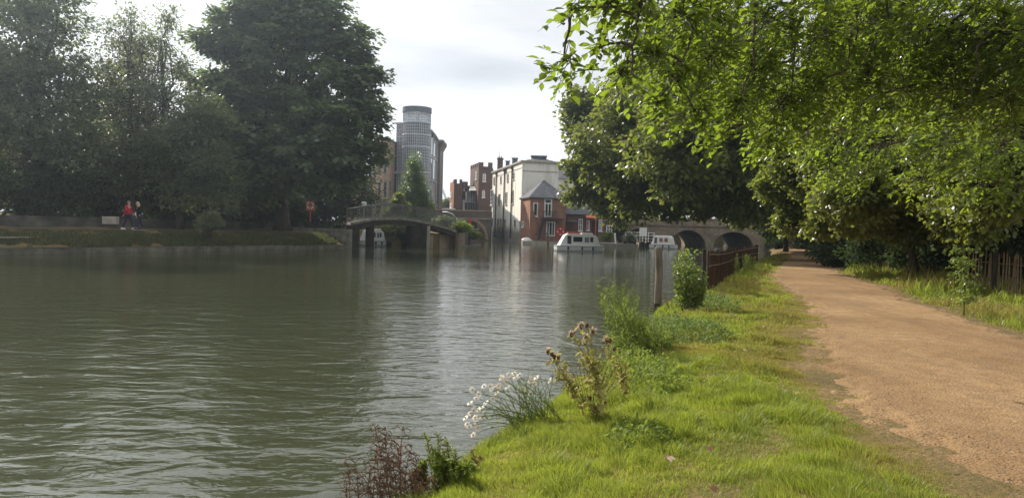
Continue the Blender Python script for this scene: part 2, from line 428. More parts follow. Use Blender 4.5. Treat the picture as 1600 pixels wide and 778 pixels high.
fm = wm('ADD', wm('MULTIPLY', f1, .75), wm('MULTIPLY', f2, .25))
cloud = ramp(n, l, fm, [(.36, (4.0, 4.15, 4.5)), (.46, (5.2, 5.35, 5.65)), (.55, (6.4, 6.5, 6.7)), (.64, (8.0, 8.0, 8.0))])
hz = ramp(n, l, zz, [(0.0, (1, 1, 1)), (.09, (.85, .85, .85)), (.19, (.12, .12, .12)), (.35, (0, 0, 0))])
cloud = mix(n, l, hz, cloud, (10.6, 10.6, 10.6))
dp = n.new('ShaderNodeVectorMath'); dp.operation = 'DOT_PRODUCT'; l.new(g, dp.inputs[0]); dp.inputs[1].default_value = sdir
glow = wm('POWER', wm('MAXIMUM', dp.outputs['Value'], 0), 14)
gc = n.new('ShaderNodeVectorMath'); gc.operation = 'SCALE'; gc.inputs[0].default_value = (4.0, 3.9, 3.7); l.new(glow, gc.inputs['Scale'])
ga = n.new('ShaderNodeVectorMath'); ga.operation = 'ADD'; l.new(cloud, ga.inputs[0]); l.new(gc.outputs[0], ga.inputs[1])
cover = ramp(n, l, fm, [(.36, (.90, .90, .90)), (.5, (1, 1, 1))])
allsky = mix(n, l, cover, sky.outputs[0], ga.outputs[0])
bg = n.new('ShaderNodeBackground'); bg.inputs[1].default_value = .1; l.new(allsky, bg.inputs[0])
wo = n.new('ShaderNodeOutputWorld'); l.new(bg.outputs[0], wo.inputs[0])
ld = bpy.data.lights.new('sun', 'SUN'); ld.energy = 5.0; ld.angle = R(.6); ld.color = (1, .92, .80)
lo = bpy.data.objects.new('sun', ld); C.objects.link(lo); lo.location = sdir * 200
lo.rotation_euler = (-sdir).to_track_quat('-Z', 'Y').to_euler()
vs = scn.view_settings; vs.view_transform = 'Standard'; vs.look = 'None'; vs.gamma = 1; vs.exposure = 0.52; vs.use_curve_mapping = False
scn.cycles.use_denoising = True
scn.cycles.max_bounces = 7; scn.cycles.diffuse_bounces = 3; scn.cycles.glossy_bounces = 4; scn.cycles.transmission_bounces = 5; scn.cycles.transparent_max_bounces = 6
scn.cycles.caustics_reflective = False; scn.cycles.caustics_refractive = False
scn.cycles.sample_clamp_indirect = 6

# ------------------------------------------------------------------ terrain of the near bank
SIDE = Vector((.89, -.456))                       # away from the river, near bank
EY = [-60, -6, 2, 4.5, 6.1, 7.6, 10, 13.4, 18, 20.5, 29, 39, 60, 90, 130]
EX = [-27, -4.2, -1.55, -.74, -.27, .36, 1.2, 2.35, 3.6, 4.5, 8.0, 12.0, 20.5, 31.0, 42.0]
def edge_x(y): return np.interp(y, EY, EX) + (fbm(np.asarray(y) * .9, 3.3, 2) - .5) * .35
PLY = [-12, 2, 4.4, 5.4, 6.3, 7.7, 10.4, 13, 16, 20, 28, 40, 55, 75, 95]
PLX = [2.0, 2.3, 2.6, 2.7, 2.75, 3.15, 4.0, 5.0, 6.1, 7.2, 9.4, 14.1, 20.0, 27.5, 35.0]
PRY = [-12, 2, 5, 8, 12.5, 15.5, 19.5, 25, 32, 42, 55, 75, 95]
PRX = [6.0, 6.6, 7.0, 7.5, 8.5, 9.3, 10.5, 12.2, 14.1, 18.0, 22.8, 30.0, 38.0]
def path_l(y): return np.interp(y, PLY, PLX) + (fbm(np.asarray(y) * .55, 9.1, 3) - .5) * .7 + (fbm(np.asarray(y) * 3.1, 2.1, 3) - .5) * .35
def path_r(y): return np.interp(y, PRY, PRX) + (fbm(np.asarray(y) * .45, 29.1, 3) - .5) * .8 + (fbm(np.asarray(y) * 2.7, 12.1, 3) - .5) * .35
GZ = .40
def near_h(x, y):
    t = (np.asarray(x) - edge_x(y)) * .89
    z = np.interp(t, [-3, -.6, -.05, .05, .35, .9, 1.8], [-1.5, -.5, -.05, .06, .20, .33, GZ - .02])
    mid = np.clip(np.minimum(path_l(y) - x, 1), 0, 1)         # uneven turf left of the path
    out = np.clip(np.minimum(np.asarray(x) - path_r(y), 2) / 2, 0, 1)
    z = z + mid * (fbm(np.asarray(x) * .8, np.asarray(y) * .8, 2) - .5) * .12 * np.clip(t, 0, 1)
    z = z + out * ((fbm(np.asarray(x) * .5, np.asarray(y) * .5, 2) - .4) * .22)
    return z
def strip(name, ys, ts, ex, hf, mat, side=(1, 0)):
    V = []; 
    for y in ys:
        e = float(ex(y))
        for t in ts: V.append((e + side[0] * t, y + side[1] * t))
    V = np.array(V); Z = hf(V[:, 0], V[:, 1])
    V = np.column_stack([V, Z]); nt_ = len(ts); F = []
    for i in range(len(ys) - 1):
        a = i * nt_ + np.arange(nt_ - 1)
        F.append(np.column_stack([a, a + 1, a + nt_ + 1, a + nt_]))
    F = np.concatenate(F)
    if side[0] < 0: F = F[:, ::-1]
    me = np_mesh(name, V, F); o = link(name, me, mat, smooth=True); return o
ys = np.concatenate([np.linspace(-60, -5, 12), np.linspace(-4, 24, 190), np.linspace(24.5, 60, 80), np.linspace(61, 128, 35)])
ts = np.concatenate([[-3, -.8, -.3, -.08], np.linspace(0, 3, 40), np.linspace(3.15, 14, 60), np.linspace(14.5, 40, 40), [45, 55, 70, 100, 160, 400]])
o = strip('ground', ys, ts, lambda y: edge_x(y), near_h, M['ground']); tag(o, 'grassy river bank the footpath runs along', kind='structure')
# path: a sheet 4 mm above the flat part of the bank, following the same height field
ys2 = np.concatenate([np.linspace(-12, 2, 40), np.linspace(2.05, 24, 420), np.linspace(24.3, 95, 150)])
us = np.concatenate([np.linspace(0, .16, 26), np.linspace(.17, .83, 40), np.linspace(.84, 1, 26)])
V = []
for y in ys2:
    a, b = float(path_l(y)), float(path_r(y))
    for u in us: V.append((a + (b - a) * u, y))
V = np.array(V)
PZ = GZ + .004
# the path sheet lies on the flat bank; its two rims dip under the turf
uu = np.tile(us, len(ys2))
ee = np.clip(1 - np.minimum(uu, 1 - uu) / .15, 0, 1)
Z = PZ - .062 * ee ** 1.3 + (fbm(V[:, 0] * 5, V[:, 1] * 5, 3) - .5) * .085 * (ee > 0) * np.minimum(1, ee * 4) * np.clip(3 - 3 * ee, 0, 1) + .02 * np.sin(uu * PI) + (fbm(V[:, 0] * 1.2, V[:, 1] * 1.2, 3) - .5) * .015
F = []; k = len(us)
for i in range(len(ys2) - 1):
    a = i * k + np.arange(k - 1); F.append(np.column_stack([a, a + 1, a + k + 1, a + k]))
o = link('path', np_mesh('path', np.column_stack([V, Z]), np.concatenate(F)), M['path'], smooth=True); tag(o, 'sandy gravel footpath beside the river', kind='structure')

# ------------------------------------------------------------------ water
me = np_mesh('water', np.array([(-400, -120, 0), (400, -120, 0), (400, 420, 0), (-400, 420, 0)]), np.array([[0, 1, 2, 3]]))
tag(link('water', me, M['water']), 'green rippled river water', kind='structure')
me = np_mesh('riverbed', np.array([(-1500, -900, -2.0), (1500, -900, -2.0), (1500, 1500, -2.0), (-1500, 1500, -2.0)]), np.array([[0, 1, 2, 3]]))
tag(link('riverbed', me, M['ground']), kind='structure')

# ------------------------------------------------------------------ far (left) bank
L0 = gnd(0, 397.5); L1 = gnd(548, 388.3)
lu = Vector((L1.x - L0.x, L1.y - L0.y)).normalized(); ln = Vector((-lu.y, lu.x))   # into the bank
llen = (Vector((L1.x, L1.y)) - Vector((L0.x, L0.y))).length
def lb(s, t, z=0.0):
    return Vector((L0.x + lu.x * s + ln.x * t, L0.y + lu.y * s + ln.y * t, z))
def far_h(t):
    return np.interp(t, [0, .25, .6, 2.2, 3.0, 5.6, 6.4, 9, 30, 80], [.27, .30, .42, .96, 1.12, 1.14, 1.16, 1.4, 1.8, 2.2])
ss = np.concatenate([np.linspace(-70, -6, 20), np.linspace(-5, llen, 110)])
tt = np.concatenate([np.linspace(.24, 3, 14), np.linspace(3.3, 12, 20), [16, 25, 40, 80, 300]])
V = np.array([tuple(lb(s, t)) for s in ss for t in tt]); T = np.tile(tt, len(ss))
V[:, 2] = far_h(T) + (fbm(V[:, 0] * .7, V[:, 1] * .7, 3) - .5) * .3 * np.clip(T - .3, 0, 1) * (np.abs(T - 4.3) > 1.6)
kk = len(tt); F = []
for i in range(len(ss) - 1):
    a = i * kk + np.arange(kk - 1); F.append(np.column_stack([a, a + kk, a + kk + 1, a + 1]))
tag(link('far_bank', np_mesh('far_bank', V, np.concatenate(F)), M['ground'], smooth=True), kind='structure')
m = MB()
M['far_path'] = mat_plain('trodden_earth', (.15, .12, .095), .95, .1, var=.3, scale=2)
m.add([tuple(lb(s, t, 1.15)) for s, t in ((-70, 3.1), (llen, 3.0), (llen, 5.5), (-70, 5.5))], [(0, 1, 2, 3)])
tag(m.build('far_path', M['far_path']), 'narrow towpath on the far bank', kind='structure')
m = MB()     # stone edging at the waterline, in lengths with joints
s = -70
while s < llen:
    e = min(s + 2.4, llen)
    j = random.uniform(-.02, .02)
    m.prism([tuple(lb(s + .012, -.05 + j))[:2], tuple(lb(e - .012, -.05 + j))[:2], tuple(lb(e - .012, .26))[:2], tuple(lb(s + .012, .26))[:2]], -.8, .27 + random.uniform(-.02, .02)); s = e
ek = m.build('quay_edging', M['edging'], base=lb(0, 0)); tag(ek, 'low stone edging along the waterline of the far bank', 'quay wall')
# return wall at the channel mouth
m = MB(); e0 = lb(llen, 0); e1 = lb(llen, 70)
m.bar((e0.x, e0.y, .25), (e1.x, e1.y, .25), .3, 2.4); tag(m.build('channel_wall', M['concrete'], base=e0), 'concrete wall where the side channel meets the far bank', 'wall')
m = MB(); a = lb(-30, 7.0, 0); b = lb(llen - 6, 7.0, 0); c = lb(llen + 6, 10.5, 0)
for p, q in ((a, b), (b, c)): m.bar((p.x, p.y, 1.42), (q.x, q.y, 1.42), .3, .8)
M['dark_stone'] = mat_plain('dark_wall_stone', (.10, .095, .075), .95, .1, var=.6, scale=1.1, bs=.6)  # dark stone with strong random blotches
gwall = m.build('garden_wall', M['dark_stone'], base=b); tag(gwall, 'low stone wall behind the towpath on the far bank', 'wall')

# islands and land beyond (tops well above the water)
def slab(name, pts, z, mat, label, kind='structure', z0=-2.2):
    m = MB(); m.prism([(p[0], p[1]) for p in pts], z0, z); o = m.build(name, mat); tag(o, label, kind=kind); return o
I0 = gnd(672, 386.5); I1 = gnd(702, 386.0); I2 = gnd(748, 382.6)
slab('island_ground', [(I0.x + .3, I0.y + .4), (I1.x, I1.y + .35), (I2.x - .4, I2.y + .3), (-6.5, 97), (-17, 104), (-16.4, 80), (-12.0, 72)], 1.2, M['ground'], 'grassy islet the footbridge lands on')
slab('quayside_ground', [(1.2, 89.6), (10.8, 87.0), (13.4, 87.2), (13.0, 93.5), (13.5, 118), (-2.8, 121), (.9, 98.2)], .38, M['stone_pale'], 'paved quay in front of the brick cottage')
slab('land_beyond', [(-420, 132), (420, 132), (900, 900), (-900, 900)], 2.3, M['ground'], 'land beyond the bridges')
slab('west_land', [(-60, 78), (-21, 78), (-18.5, 100), (-10, 128), (-10, 133), (-420, 133)], 1.7, M['ground'], 'ground the office buildings stand on')

# ------------------------------------------------------------------ facades
class Facade:
    """a vertical wall plane from A to B (x, y); outward normal to the right of A->B (towards the camera)"""
    def __init__(s, A, B):
        s.A = Vector((A[0], A[1], 0)); s.B = Vector((B[0], B[1], 0)); s.t = (s.B - s.A).normalized(); s.n = Vector((s.t.y, -s.t.x, 0)); s.L = (s.B - s.A).length
    def loc(s, px, py):
        d = ray(px, py); k = (s.A - CAM).dot(s.n) / d.dot(s.n); p = CAM + d * k
        return (p - s.A).dot(s.t), p.z
    def P(s, u, z, out=0): 
        p = s.A + s.t * u + s.n * out; return Vector((p.x, p.y, z))
    def box(s, m, u0, u1, z0, z1, o0, o1):
        vs = [s.P(u, z, o) for z in (z0, z1) for u, o in ((u0, o0), (u1, o0), (u1, o1), (u0, o1))]
        m.add(vs, [(3, 2, 1, 0), (4, 5, 6, 7), (0, 1, 5, 4), (1, 2, 6, 5), (2, 3, 7, 6), (3, 0, 4, 7)])
    def window(s, parent, u0, u1, z0, z1, frame='white', bars=(1, 1), fw=.07, pane='glass', arch=False, sill=True, name='window'):
        m = MB()
        s.box(m, u0, u0 + fw, z0, z1, .003, .09); s.box(m, u1 - fw, u1, z0, z1, .003, .09)
        s.box(m, u0 + fw, u1 - fw, z0, z0 + fw, .003, .088); s.box(m, u0 + fw, u1 - fw, z1 - fw, z1, .003, .088)
        for i in range(1, bars[0] + 1):
            u = u0 + (u1 - u0) * i / (bars[0] + 1); s.box(m, u - fw * .35, u + fw * .35, z0 + fw, z1 - fw, .004, .07)
        for i in range(1, bars[1] + 1):
            z = z0 + (z1 - z0) * i / (bars[1] + 1); s.box(m, u0 + fw, u1 - fw, z - fw * .35, z + fw * .35, .004, .06)
        if sill: s.box(m, u0 - .08, u1 + .08, z0 - .1, z0 - .002, .003, .14)
        if arch:
            k = 8; uc = (u0 + u1) / 2; r = (u1 - u0) / 2
            o_ = [(uc - r * math.cos(PI * i / k), z1 + r * 1.1 * math.sin(PI * i / k)) for i in range(k + 1)]
            i_ = [(uc - (r - fw) * math.cos(PI * i / k), z1 + (r * 1.1 - fw) * math.sin(PI * i / k)) for i in range(k + 1)]
            for i in range(k):
                q = [o_[i], o_[i + 1], i_[i + 1], i_[i]]
                m.add([s.P(a, b, .003) for a, b in q] + [s.P(a, b, .09) for a, b in q], [(0, 1, 2, 3), (4, 5, 6, 7), (0, 1, 5, 4), (2, 3, 7, 6)])
        w = m.build(name, M[frame], parent)
        m = MB(); s.box(m, u0 + fw * .6, u1 - fw * .6, z0 + fw * .6, z1 - fw * .6 if not arch else z1 + (u1 - u0) * .2, .002, .03)
        m.build('pane', M[pane], w)
        return w
    def win_px(s, parent, x0, y0, x1, y1, **k):
        a = s.loc(x0, y1); b = s.loc(x1, y0); return s.window(parent, a[0], b[0], a[1], b[1], **k)

# ---- white mill building
WA, WB, WC = (-3.35, 119.0), (1.03, 97.6), (5.75, 98.6)
WD = (WC[0] + WA[0] - WB[0], WC[1] + WA[1] - WB[1])
t = thing('riverside_building', 'tall cream rendered four storey building rising straight from the water', 'building', (WB[0], WB[1], 0))
fl = Facade(WA, WB); ff = Facade(WB, WC)
Hm = fl.loc(812, 255)[1]
part('wall', M['stucco'], t, lambda m: m.prism([WA, WB, WC, WD], -1.0, Hm))
def fn(m):
    fl.box(m, -.25, fl.L + .1, Hm + .003, Hm + .22, -1.2, .22); ff.box(m, -.22, ff.L + .3, Hm + .005, Hm + .24, -1.3, .25)
    ff.box(m, .02, ff.L - .02, Hm - 1.15, Hm - 1.05, .003, .06); fl.box(m, .02, fl.L - .02, Hm - .75, Hm - .68, .003, .05)
part('cornice', M['stone_pale'], t, fn)
def fn(m):
    q = lambda a, b: (a[0] * .82 + b[0] * .18, a[1] * .82 + b[1] * .18)
    m.add([(WA[0], WA[1], Hm + .2), (WB[0], WB[1], Hm + .2), (WC[0], WC[1], Hm + .2), (WD[0], WD[1], Hm + .2)] +
          [((WA[0] + WD[0]) / 2, WA[1] - 3, Hm + 1.0), ((WB[0] + WC[0]) / 2, WB[1] + 4, Hm + 1.0)], [(0, 1, 5, 4), (1, 2, 5), (2, 3, 4, 5), (3, 0, 4)])
part('roof', M['slate'], t, fn)
for x0, y0, x1, y1 in ((771.5, 278, 773.5, 288), (782, 275, 784, 286), (792.5, 271.5, 795, 284), (801.5, 269, 804, 281),
                       (779, 303, 782, 321), (790, 300, 793, 320), (800.5, 297, 803, 319),
                       (768.5, 341, 770.5, 352), (777.5, 341, 780, 353), (781.8, 342, 784, 354), (788, 342, 790.5, 354), (797.5, 342, 800, 355), (803.5, 343.5, 806.5, 355)):
    fl.win_px(t, x0, y0, x1, y1, frame='stone_pale', bars=(0, 1), fw=.12)
fl.win_px(t, 766.8, 296, 771, 321, frame='white', bars=(1, 3), fw=.12)
for px in (775.5, 788.2, 800):       # rainwater downpipes
    u, _ = fl.loc(px, 320); 
    def fn(m):
        fl.box(m, u - .09, u + .09, .5, Hm - .1, .05, .2); fl.box(m, u - .2, u + .2, Hm - .5, Hm - .12, .04, .3)
    part('drainpipe', M['dark_metal'], t, fn)
def vent(px0, px1, py0, py1, Y, flare, label, nm='roof_vent', mat='lead', name='vent_cowl'):
    a = at(px0, py1, Y); b = at(px1, py0, Y); w_ = (b.x - a.x); cx_ = (a.x + b.x) / 2
    th = thing(name, label, 'roof vent', (cx_, Y, a.z - .6)) if False else None
    m = MB(); m.box(cx_ - w_ / 2 * flare, cx_ + w_ / 2 * flare, Y - w_ * .35, Y + w_ * .35, a.z - 1.0, b.z - .12, top=(a.x, b.x, Y - w_ * .45, Y + w_ * .45))
    m.box(a.x - .1, b.x + .1, Y - w_ * .5, Y + w_ * .5, b.z - .118, b.z); 
    k = max(3, int(w_ / .25))
    for i in range(k):
        z = a.z + (b.z - a.z) * (i + .5) / k * .85
        m.box(cx_ - w_ / 2 - .0, cx_ + w_ / 2 + .0, Y - w_ * .5, Y - w_ * .42, z, z + .05)
    return m.build(nm, M[mat], t)
vent(830, 853.5, 244.5, 256, 101, .86, '')
vent(800, 809, 247, 258, 103.5, .9, '', nm='chimney_cowl')
vent(790, 796.5, 251.5, 260, 108, .9, '', nm='chimney_cowl')
def fn(m):
    a = at(778, 262, 117); m.box(a.x - .1, a.x + .75, 116.5, 117.6, Hm - .2, at(782, 249, 117).z); m.box(a.x - .2, a.x + .85, 116.4, 117.7, at(782, 249, 117).z + .003, at(782, 249, 117).z + .15)
    for k in (0, .35): m.tube([(a.x + .15 + k, 117, at(782, 249, 117).z + .1), (a.x + .15 + k, 117, at(782, 246, 117).z + .1)], .12, 8)
part('chimney', M['brick_dark'], t, fn)
def fn(m):
    a = at(781, 252, 118); b = at(779.5, 236, 118); m.tube([a, b], .03, 5)
    for k in range(4): m.bar(b - Vector((.5 - .08 * k, 0, .25 * k)), b + Vector((.5 - .08 * k, 0, -.25 * k)), .025)
part('aerial', M['dark_metal'], t, fn)
# ---- rear white house
t = thing('rear_house', 'pale rendered house with grey slate roof behind the brick cottage, half behind the plane tree', 'house', (8.5, 108, .6))
RA, RB = (5.95, 106.5), (13.2, 107.5)
fr = Facade(RA, RB); zr = fr.loc(880, 279)[1]
part('wall', M['stucco'], t, lambda m: m.prism([RA, RB, (12.6, 115), (5.4, 114)], .3, zr))
def fn(m):
    zz_ = zr + 1.9
    m.add([(5.6, 106.1, zr + .003), (13.5, 107.1, zr + .003), (12.9, 115.3, zr + .003), (5.1, 114.4, zr + .003), (6.4, 110.5, zz_), (11, 111, zz_)], [(0, 1, 5, 4), (1, 2, 5), (2, 3, 4, 5), (3, 0, 4), (0, 3, 2, 1)])
part('roof', M['slate'], t, fn)
for q in ((870, 281.5, 872.5, 293), (880.7, 282, 888, 293), (875, 300, 882, 307)): fr.win_px(t, *q, bars=(1, 1), fw=.1)
# ---- brick cottage
CB = [(.98, 97.3), (2.05, 91.6), (6.42, 91.9), (6.5, 98.3)]
t = thing('brick_cottage', 'small red brick cottage with hipped slate roof on the quay', 'house', (3.5, 94, .62))
f1_ = Facade(CB[0], CB[1]); f2_ = Facade(CB[1], CB[2])
zc = f2_.loc(850, 309)[1]
part('wall', M['brick_red'], t, lambda m: m.prism(CB, .3, zc))
def fn(m):
    cx_ = sum(p[0] for p in CB) / 4; cy_ = sum(p[1] for p in CB) / 4
    e = [(cx_ + (p[0] - cx_) * 1.1, cy_ + (p[1] - cy_) * 1.07, zc + .003) for p in CB]; ap = at(850, 281, 94.8)
    ap2 = Vector((ap.x + .2, 97.2, ap.z))
    m.add(e + [tuple(ap), tuple(ap2)], [(0, 1, 4), (1, 2, 4), (2, 3, 5, 4), (3, 0, 4, 5), (3, 2, 1, 0)])
part('roof', M['slate'], t, fn)
part('gutter', M['dark_metal'], t, lambda m: (f2_.box(m, -.15, f2_.L + .2, zc - .12, zc - .004, .003, .22), f1_.box(m, 0, f1_.L + .15, zc - .12, zc - .004, .003, .2)))
f2_.win_px(t, 832.6, 316.8, 840.8, 338, bars=(0, 0), fw=.13)
w_ = f2_.win_px(t, 850, 310.5, 862.8, 339, bars=(1, 0), fw=.15, sill=False, name='french_window')
u0, z0 = f2_.loc(850, 317.5); u1, _ = f2_.loc(862.8, 317.5)
part('transom', M['white'], w_, lambda m: f2_.box(m, u0 + .02, u1 - .02, z0 - .1, z0 + .05, .05, .12))
part('letter_panel', M['dark_metal'], w_, lambda m: f2_.box(m, u0 + .17, u1 - .17, z0 + .08, z0 + .42, .035, .1))
w_ = f2_.win_px(t, 853, 346.5, 867.5, 369, bars=(2, 0), fw=.14, sill=False, name='patio_door')
f1_.win_px(t, 816, 346, 819, 355, bars=(0, 1), fw=.12); f1_.win_px(t, 811.3, 345.5, 813, 355, bars=(0, 1), fw=.12)
bal = MB(); a, z0 = f2_.loc(845, 341); b, _ = f2_.loc(880, 341)
f2_.box(bal, a, b, z0 - .12, z0, .003, .95); balo = bal.build('balcony', M['dark_metal'], t)
def fn(m):
    for i in range(14):
        u = a + .5 + i * .1; m.bar(f2_.P(u, z0, .9), f2_.P(u, z0 + .85, .9), .03)
    m.bar(f2_.P(a + .45, z0 + .85, .9), f2_.P(a + 1.85, z0 + .85, .9), .05)
    for u in (a + .05, b - .05): m.bar(f2_.P(u, z0, .9), f2_.P(u, z0 + .85, .9), .04)
    m.bar(f2_.P(a + .05, z0 + .83, .9), f2_.P(b - .05, z0 + .83, .9), .03)
part('railing', M['dark_metal'], balo, fn)
def fn(m):                                    # sloping outside stair with brick flank
    u_, _z = f2_.loc(826.5, 360); u2, zt = f2_.loc(838, 348); _, zb = f2_.loc(834, 323)
    m.add([f2_.P(u_ , .5, .003), f2_.P(u2, .5, .003), f2_.P(u2, zt, .003), f2_.P(u_ + .25, zb, .003), f2_.P(u_, zb, .003),
           f2_.P(u_, .5, .8), f2_.P(u2, .5, .8), f2_.P(u2, zt, .8), f2_.P(u_ + .25, zb, .8), f2_.P(u_, zb, .8)],
          [(0, 1, 2, 3, 4), (9, 8, 7, 6, 5), (0, 1, 6, 5), (1, 2, 7, 6), (2, 3, 8, 7), (3, 4, 9, 8), (4, 0, 5, 9)])
part('buttress', M['brick_red'], t, fn)
def fn(m):
    p0 = f2_.P(f2_.loc(840, 372)[0], .62, 1.1); p1 = f2_.P(f2_.loc(849, 342)[0], z0, 1.1)
    for k in (0, .55):
        m.bar(p0 + f2_.n * k, p1 + f2_.n * k, .06, .14)
        m.bar(p0 + f2_.n * k + Vector((0, 0, .9)), p1 + f2_.n * k + Vector((0, 0, .9)), .04)
    for i in range(11):
        q = p0.lerp(p1, (i + .5) / 11); m.bar(q, q + f2_.n * .55, .22, .03)
        m.bar(q + Vector((0, 0, 0)), q + Vector((0, 0, .9)), .025)
part('stair', M['dark_metal'], t, fn)
# lifebuoy on red board by cottage
def lifebuoy(label, p, nrm, sc, board, ring):
    th = thing('lifebuoy', label, 'lifebuoy', p - Vector((0, 0, 1.6 * sc)))
    nrm = Vector(nrm); tx = Vector((-nrm.y, nrm.x, 0))
    part('post', M['red'], th, lambda m: m.bar(p - Vector((0, 0, 1.6 * sc)) - nrm * .06, p + Vector((0, 0, .5 * sc)) - nrm * .06, .07))
    part('backboard', M[board], th, lambda m: m.bar(p - nrm * .01 - Vector((0, 0, .48 * sc)), p - nrm * .01 + Vector((0, 0, .48 * sc)), .8 * sc, .03, up=nrm))
    r = part('ring', M[ring], th, lambda m: m.torus(p + nrm * .07, .3 * sc, .07 * sc, nrm, 24, 8), smooth=True)
    for k in range(4):
        a = PI / 4 + k * PI / 2; part('band', M['red' if ring == 'white' else 'white'], r, lambda m: m.torus(p + nrm * .07, .3 * sc, .076 * sc, nrm, 3, 8, a - .17, a + .17))
    return th
u_, z_ = f2_.loc(874.8, 362)
lifebuoy('red lifebuoy board with orange ring beside the cottage patio doors', f2_.P(u_, z_, .35), f2_.n, 1.15, 'red', 'orange')
# ---- low brick range
LA, LB_ = (6.6, 95.4), (13.25, 95.9)
fg = Facade(LA, LB_); zl = fg.loc(920, 335.5)[1]
t = thing('brick_boathouse', 'low dark brick range with white windows behind the moored boats', 'building', (10, 97, .62))
part('wall', M['brick_dark'], t, lambda m: m.prism([LA, LB_, (13.2, 102), (6.6, 102)], .3, zl))
part('roof', M['slate'], t, lambda m: m.add([(6.52, 95.1, zl + .003), (13.4, 95.6, zl + .003), (13.4, 102.3, zl + .003), (6.52, 102.3, zl + .003), (6.6, 98.6, zl + 1.3), (13.2, 98.8, zl + 1.3)], [(0, 1, 5, 4), (1, 2, 5), (2, 3, 4, 5), (3, 0, 4), (3, 2, 1, 0)]))
for q in ((903.5, 342, 910.5, 361), (916, 344.5, 921.5, 360), (935, 343, 941, 361), (947, 352, 956.5, 364)): fg.win_px(t, *q, bars=(1, 1), fw=.1)
def fn(m):
    a = fg.loc(925, 345); b = fg.loc(934, 361); fg.box(m, a[0], b[0], .62, a[1], .003, .08)
    for i in range(3): fg.box(m, a[0] + .1 + i * .22, a[0] + .26 + i * .22, .9, a[1] - .2, .081, .1)
part('door', M['wood_dark'], t, fn)
def fn(m):
    a = fg.loc(914, 340); b = fg.loc(930, 335.5)
    m.add([fg.P(a[0], a[1], 1.2), fg.P(b[0], a[1], 1.2), fg.P(b[0], b[1], .01), fg.P(a[0], b[1], .01), fg.P(a[0], a[1] - .08, 1.2), fg.P(b[0], a[1] - .08, 1.2), fg.P(b[0], b[1] - .08, .01), fg.P(a[0], b[1] - .08, .01)],
          [(0, 1, 2, 3), (7, 6, 5, 4), (0, 1, 5, 4), (1, 2, 6, 5), (2, 3, 7, 6), (3, 0, 4, 7)])
    for u in (a[0] + .1, b[0] - .1): m.bar(fg.P(u, .62, 1.1), fg.P(u, a[1], 1.1), .08)
part('porch', M['orange'], t, fn)
def fn(m):
    a = fg.loc(884, 346.5); b = fg.loc(899, 344)
    fg.box(m, a[0], b[0], a[1], b[1], .003, 1.3)
part('lean_to_roof', M['slate'], t, fn)

# ------------------------------------------------------------------ stone road bridge (three arches)
def arch_bridge(name, label, X0, X1, Y0, Y1, arches, zs, zt, mat, mat2, zbase=-1.0):
    """arches: list (xc, half width, rise); real barrel vaults through the whole width"""
    t = thing(name, label, 'bridge', ((X0 + X1) / 2, Y0, 0))
    m = MB(); k = 18
    prof = [(X0, zbase)]
    for xc, hw, rise in arches:
        prof.append((xc - hw, zbase)); 
        for i in range(k + 1):
            a = PI * i / k; prof.append((xc - hw * math.cos(a), .12 + (rise - .12) * math.sin(a)))
        prof.append((xc + hw, zbase))
    prof.append((X1, zbase))
    for Y, flip in ((Y0, 0), (Y1, 1)):
        n_ = len(prof)
        for i in range(n_ - 1):
            a, b = prof[i], prof[i + 1]
            if abs(a[0] - b[0]) < 1e-6: continue
            q = [(a[0], Y, a[1]), (b[0], Y, b[1]), (b[0], Y, zt), (a[0], Y, zt)]
            m.add(q, [(0, 1, 2, 3) if not flip else (3, 2, 1, 0)])
    for i in range(len(prof) - 1):
        a, b = prof[i], prof[i + 1]
        m.add([(a[0], Y0, a[1]), (b[0], Y0, b[1]), (b[0], Y1, b[1]), (a[0], Y1, a[1])], [(0, 3, 2, 1)])
    m.add([(X0, Y0, zt), (X1, Y0, zt), (X1, Y1, zt), (X0, Y1, zt)], [(0, 1, 2, 3)])
    m.add([(X0, Y0, zbase), (X0, Y1, zbase), (X0, Y1, zt), (X0, Y0, zt)], [(0, 1, 2, 3)]); m.add([(X1, Y0, zbase), (X1, Y1, zbase), (X1, Y1, zt), (X1, Y0, zt)], [(3, 2, 1, 0)])
    m.build('wall', mat, t)
    for xc, hw, rise in arches:
        m = MB(); 
        for i in range(k):
            a, b = PI * i / k, PI * (i + 1) / k - .012
            q = [(xc - (hw + e) * math.cos(c_), .12 + (rise - .12 + e) * math.sin(c_)) for c_, e in ((a, .02), (b, .02), (b, .38), (a, .38))]
            m.add([(x, Y0 - .05, z) for x, z in q] + [(x, Y0 + .02, z) for x, z in q], [(0, 1, 2, 3), (0, 1, 5, 4), (1, 2, 6, 5), (2, 3, 7, 6), (3, 0, 4, 7)])
        m.build('arch_ring', mat2, t)
    m = MB(); m.box(X0, X1, Y0 - .16, Y0 - .003, zs, zs + .2); m.build('string_course', mat2, t)
    for ya, yb in ((Y0 - .08, Y0 + .35), (Y1 - .35, Y1 + .08)):
        m = MB(); m.box(X0, X1, ya, yb, zt + .003, zt + .16); m.build('coping', mat2, t)
    for i in range(len(arches) + 1):
        pass
    return t
BY = 98.0
ar = []
for a, b, ty in ((974, 1022, 357), (1047, 1102.5, 359.8), (1115, 1177, 362.6)):
    x0 = at(a, 380, BY).x; x1 = at(b, 380, BY).x; ar.append(((x0 + x1) / 2, (x1 - x0) / 2, at((a + b) / 2, ty, BY).z))
zs = at(1000, 351.5, BY).z; ztp = at(1000, 341, BY).z
arch_bridge('road_bridge', 'three arched stone road bridge crossing behind the boats', 13.3, 45, BY, BY + 14, ar, zs, ztp, M['stone'], M['stone'])
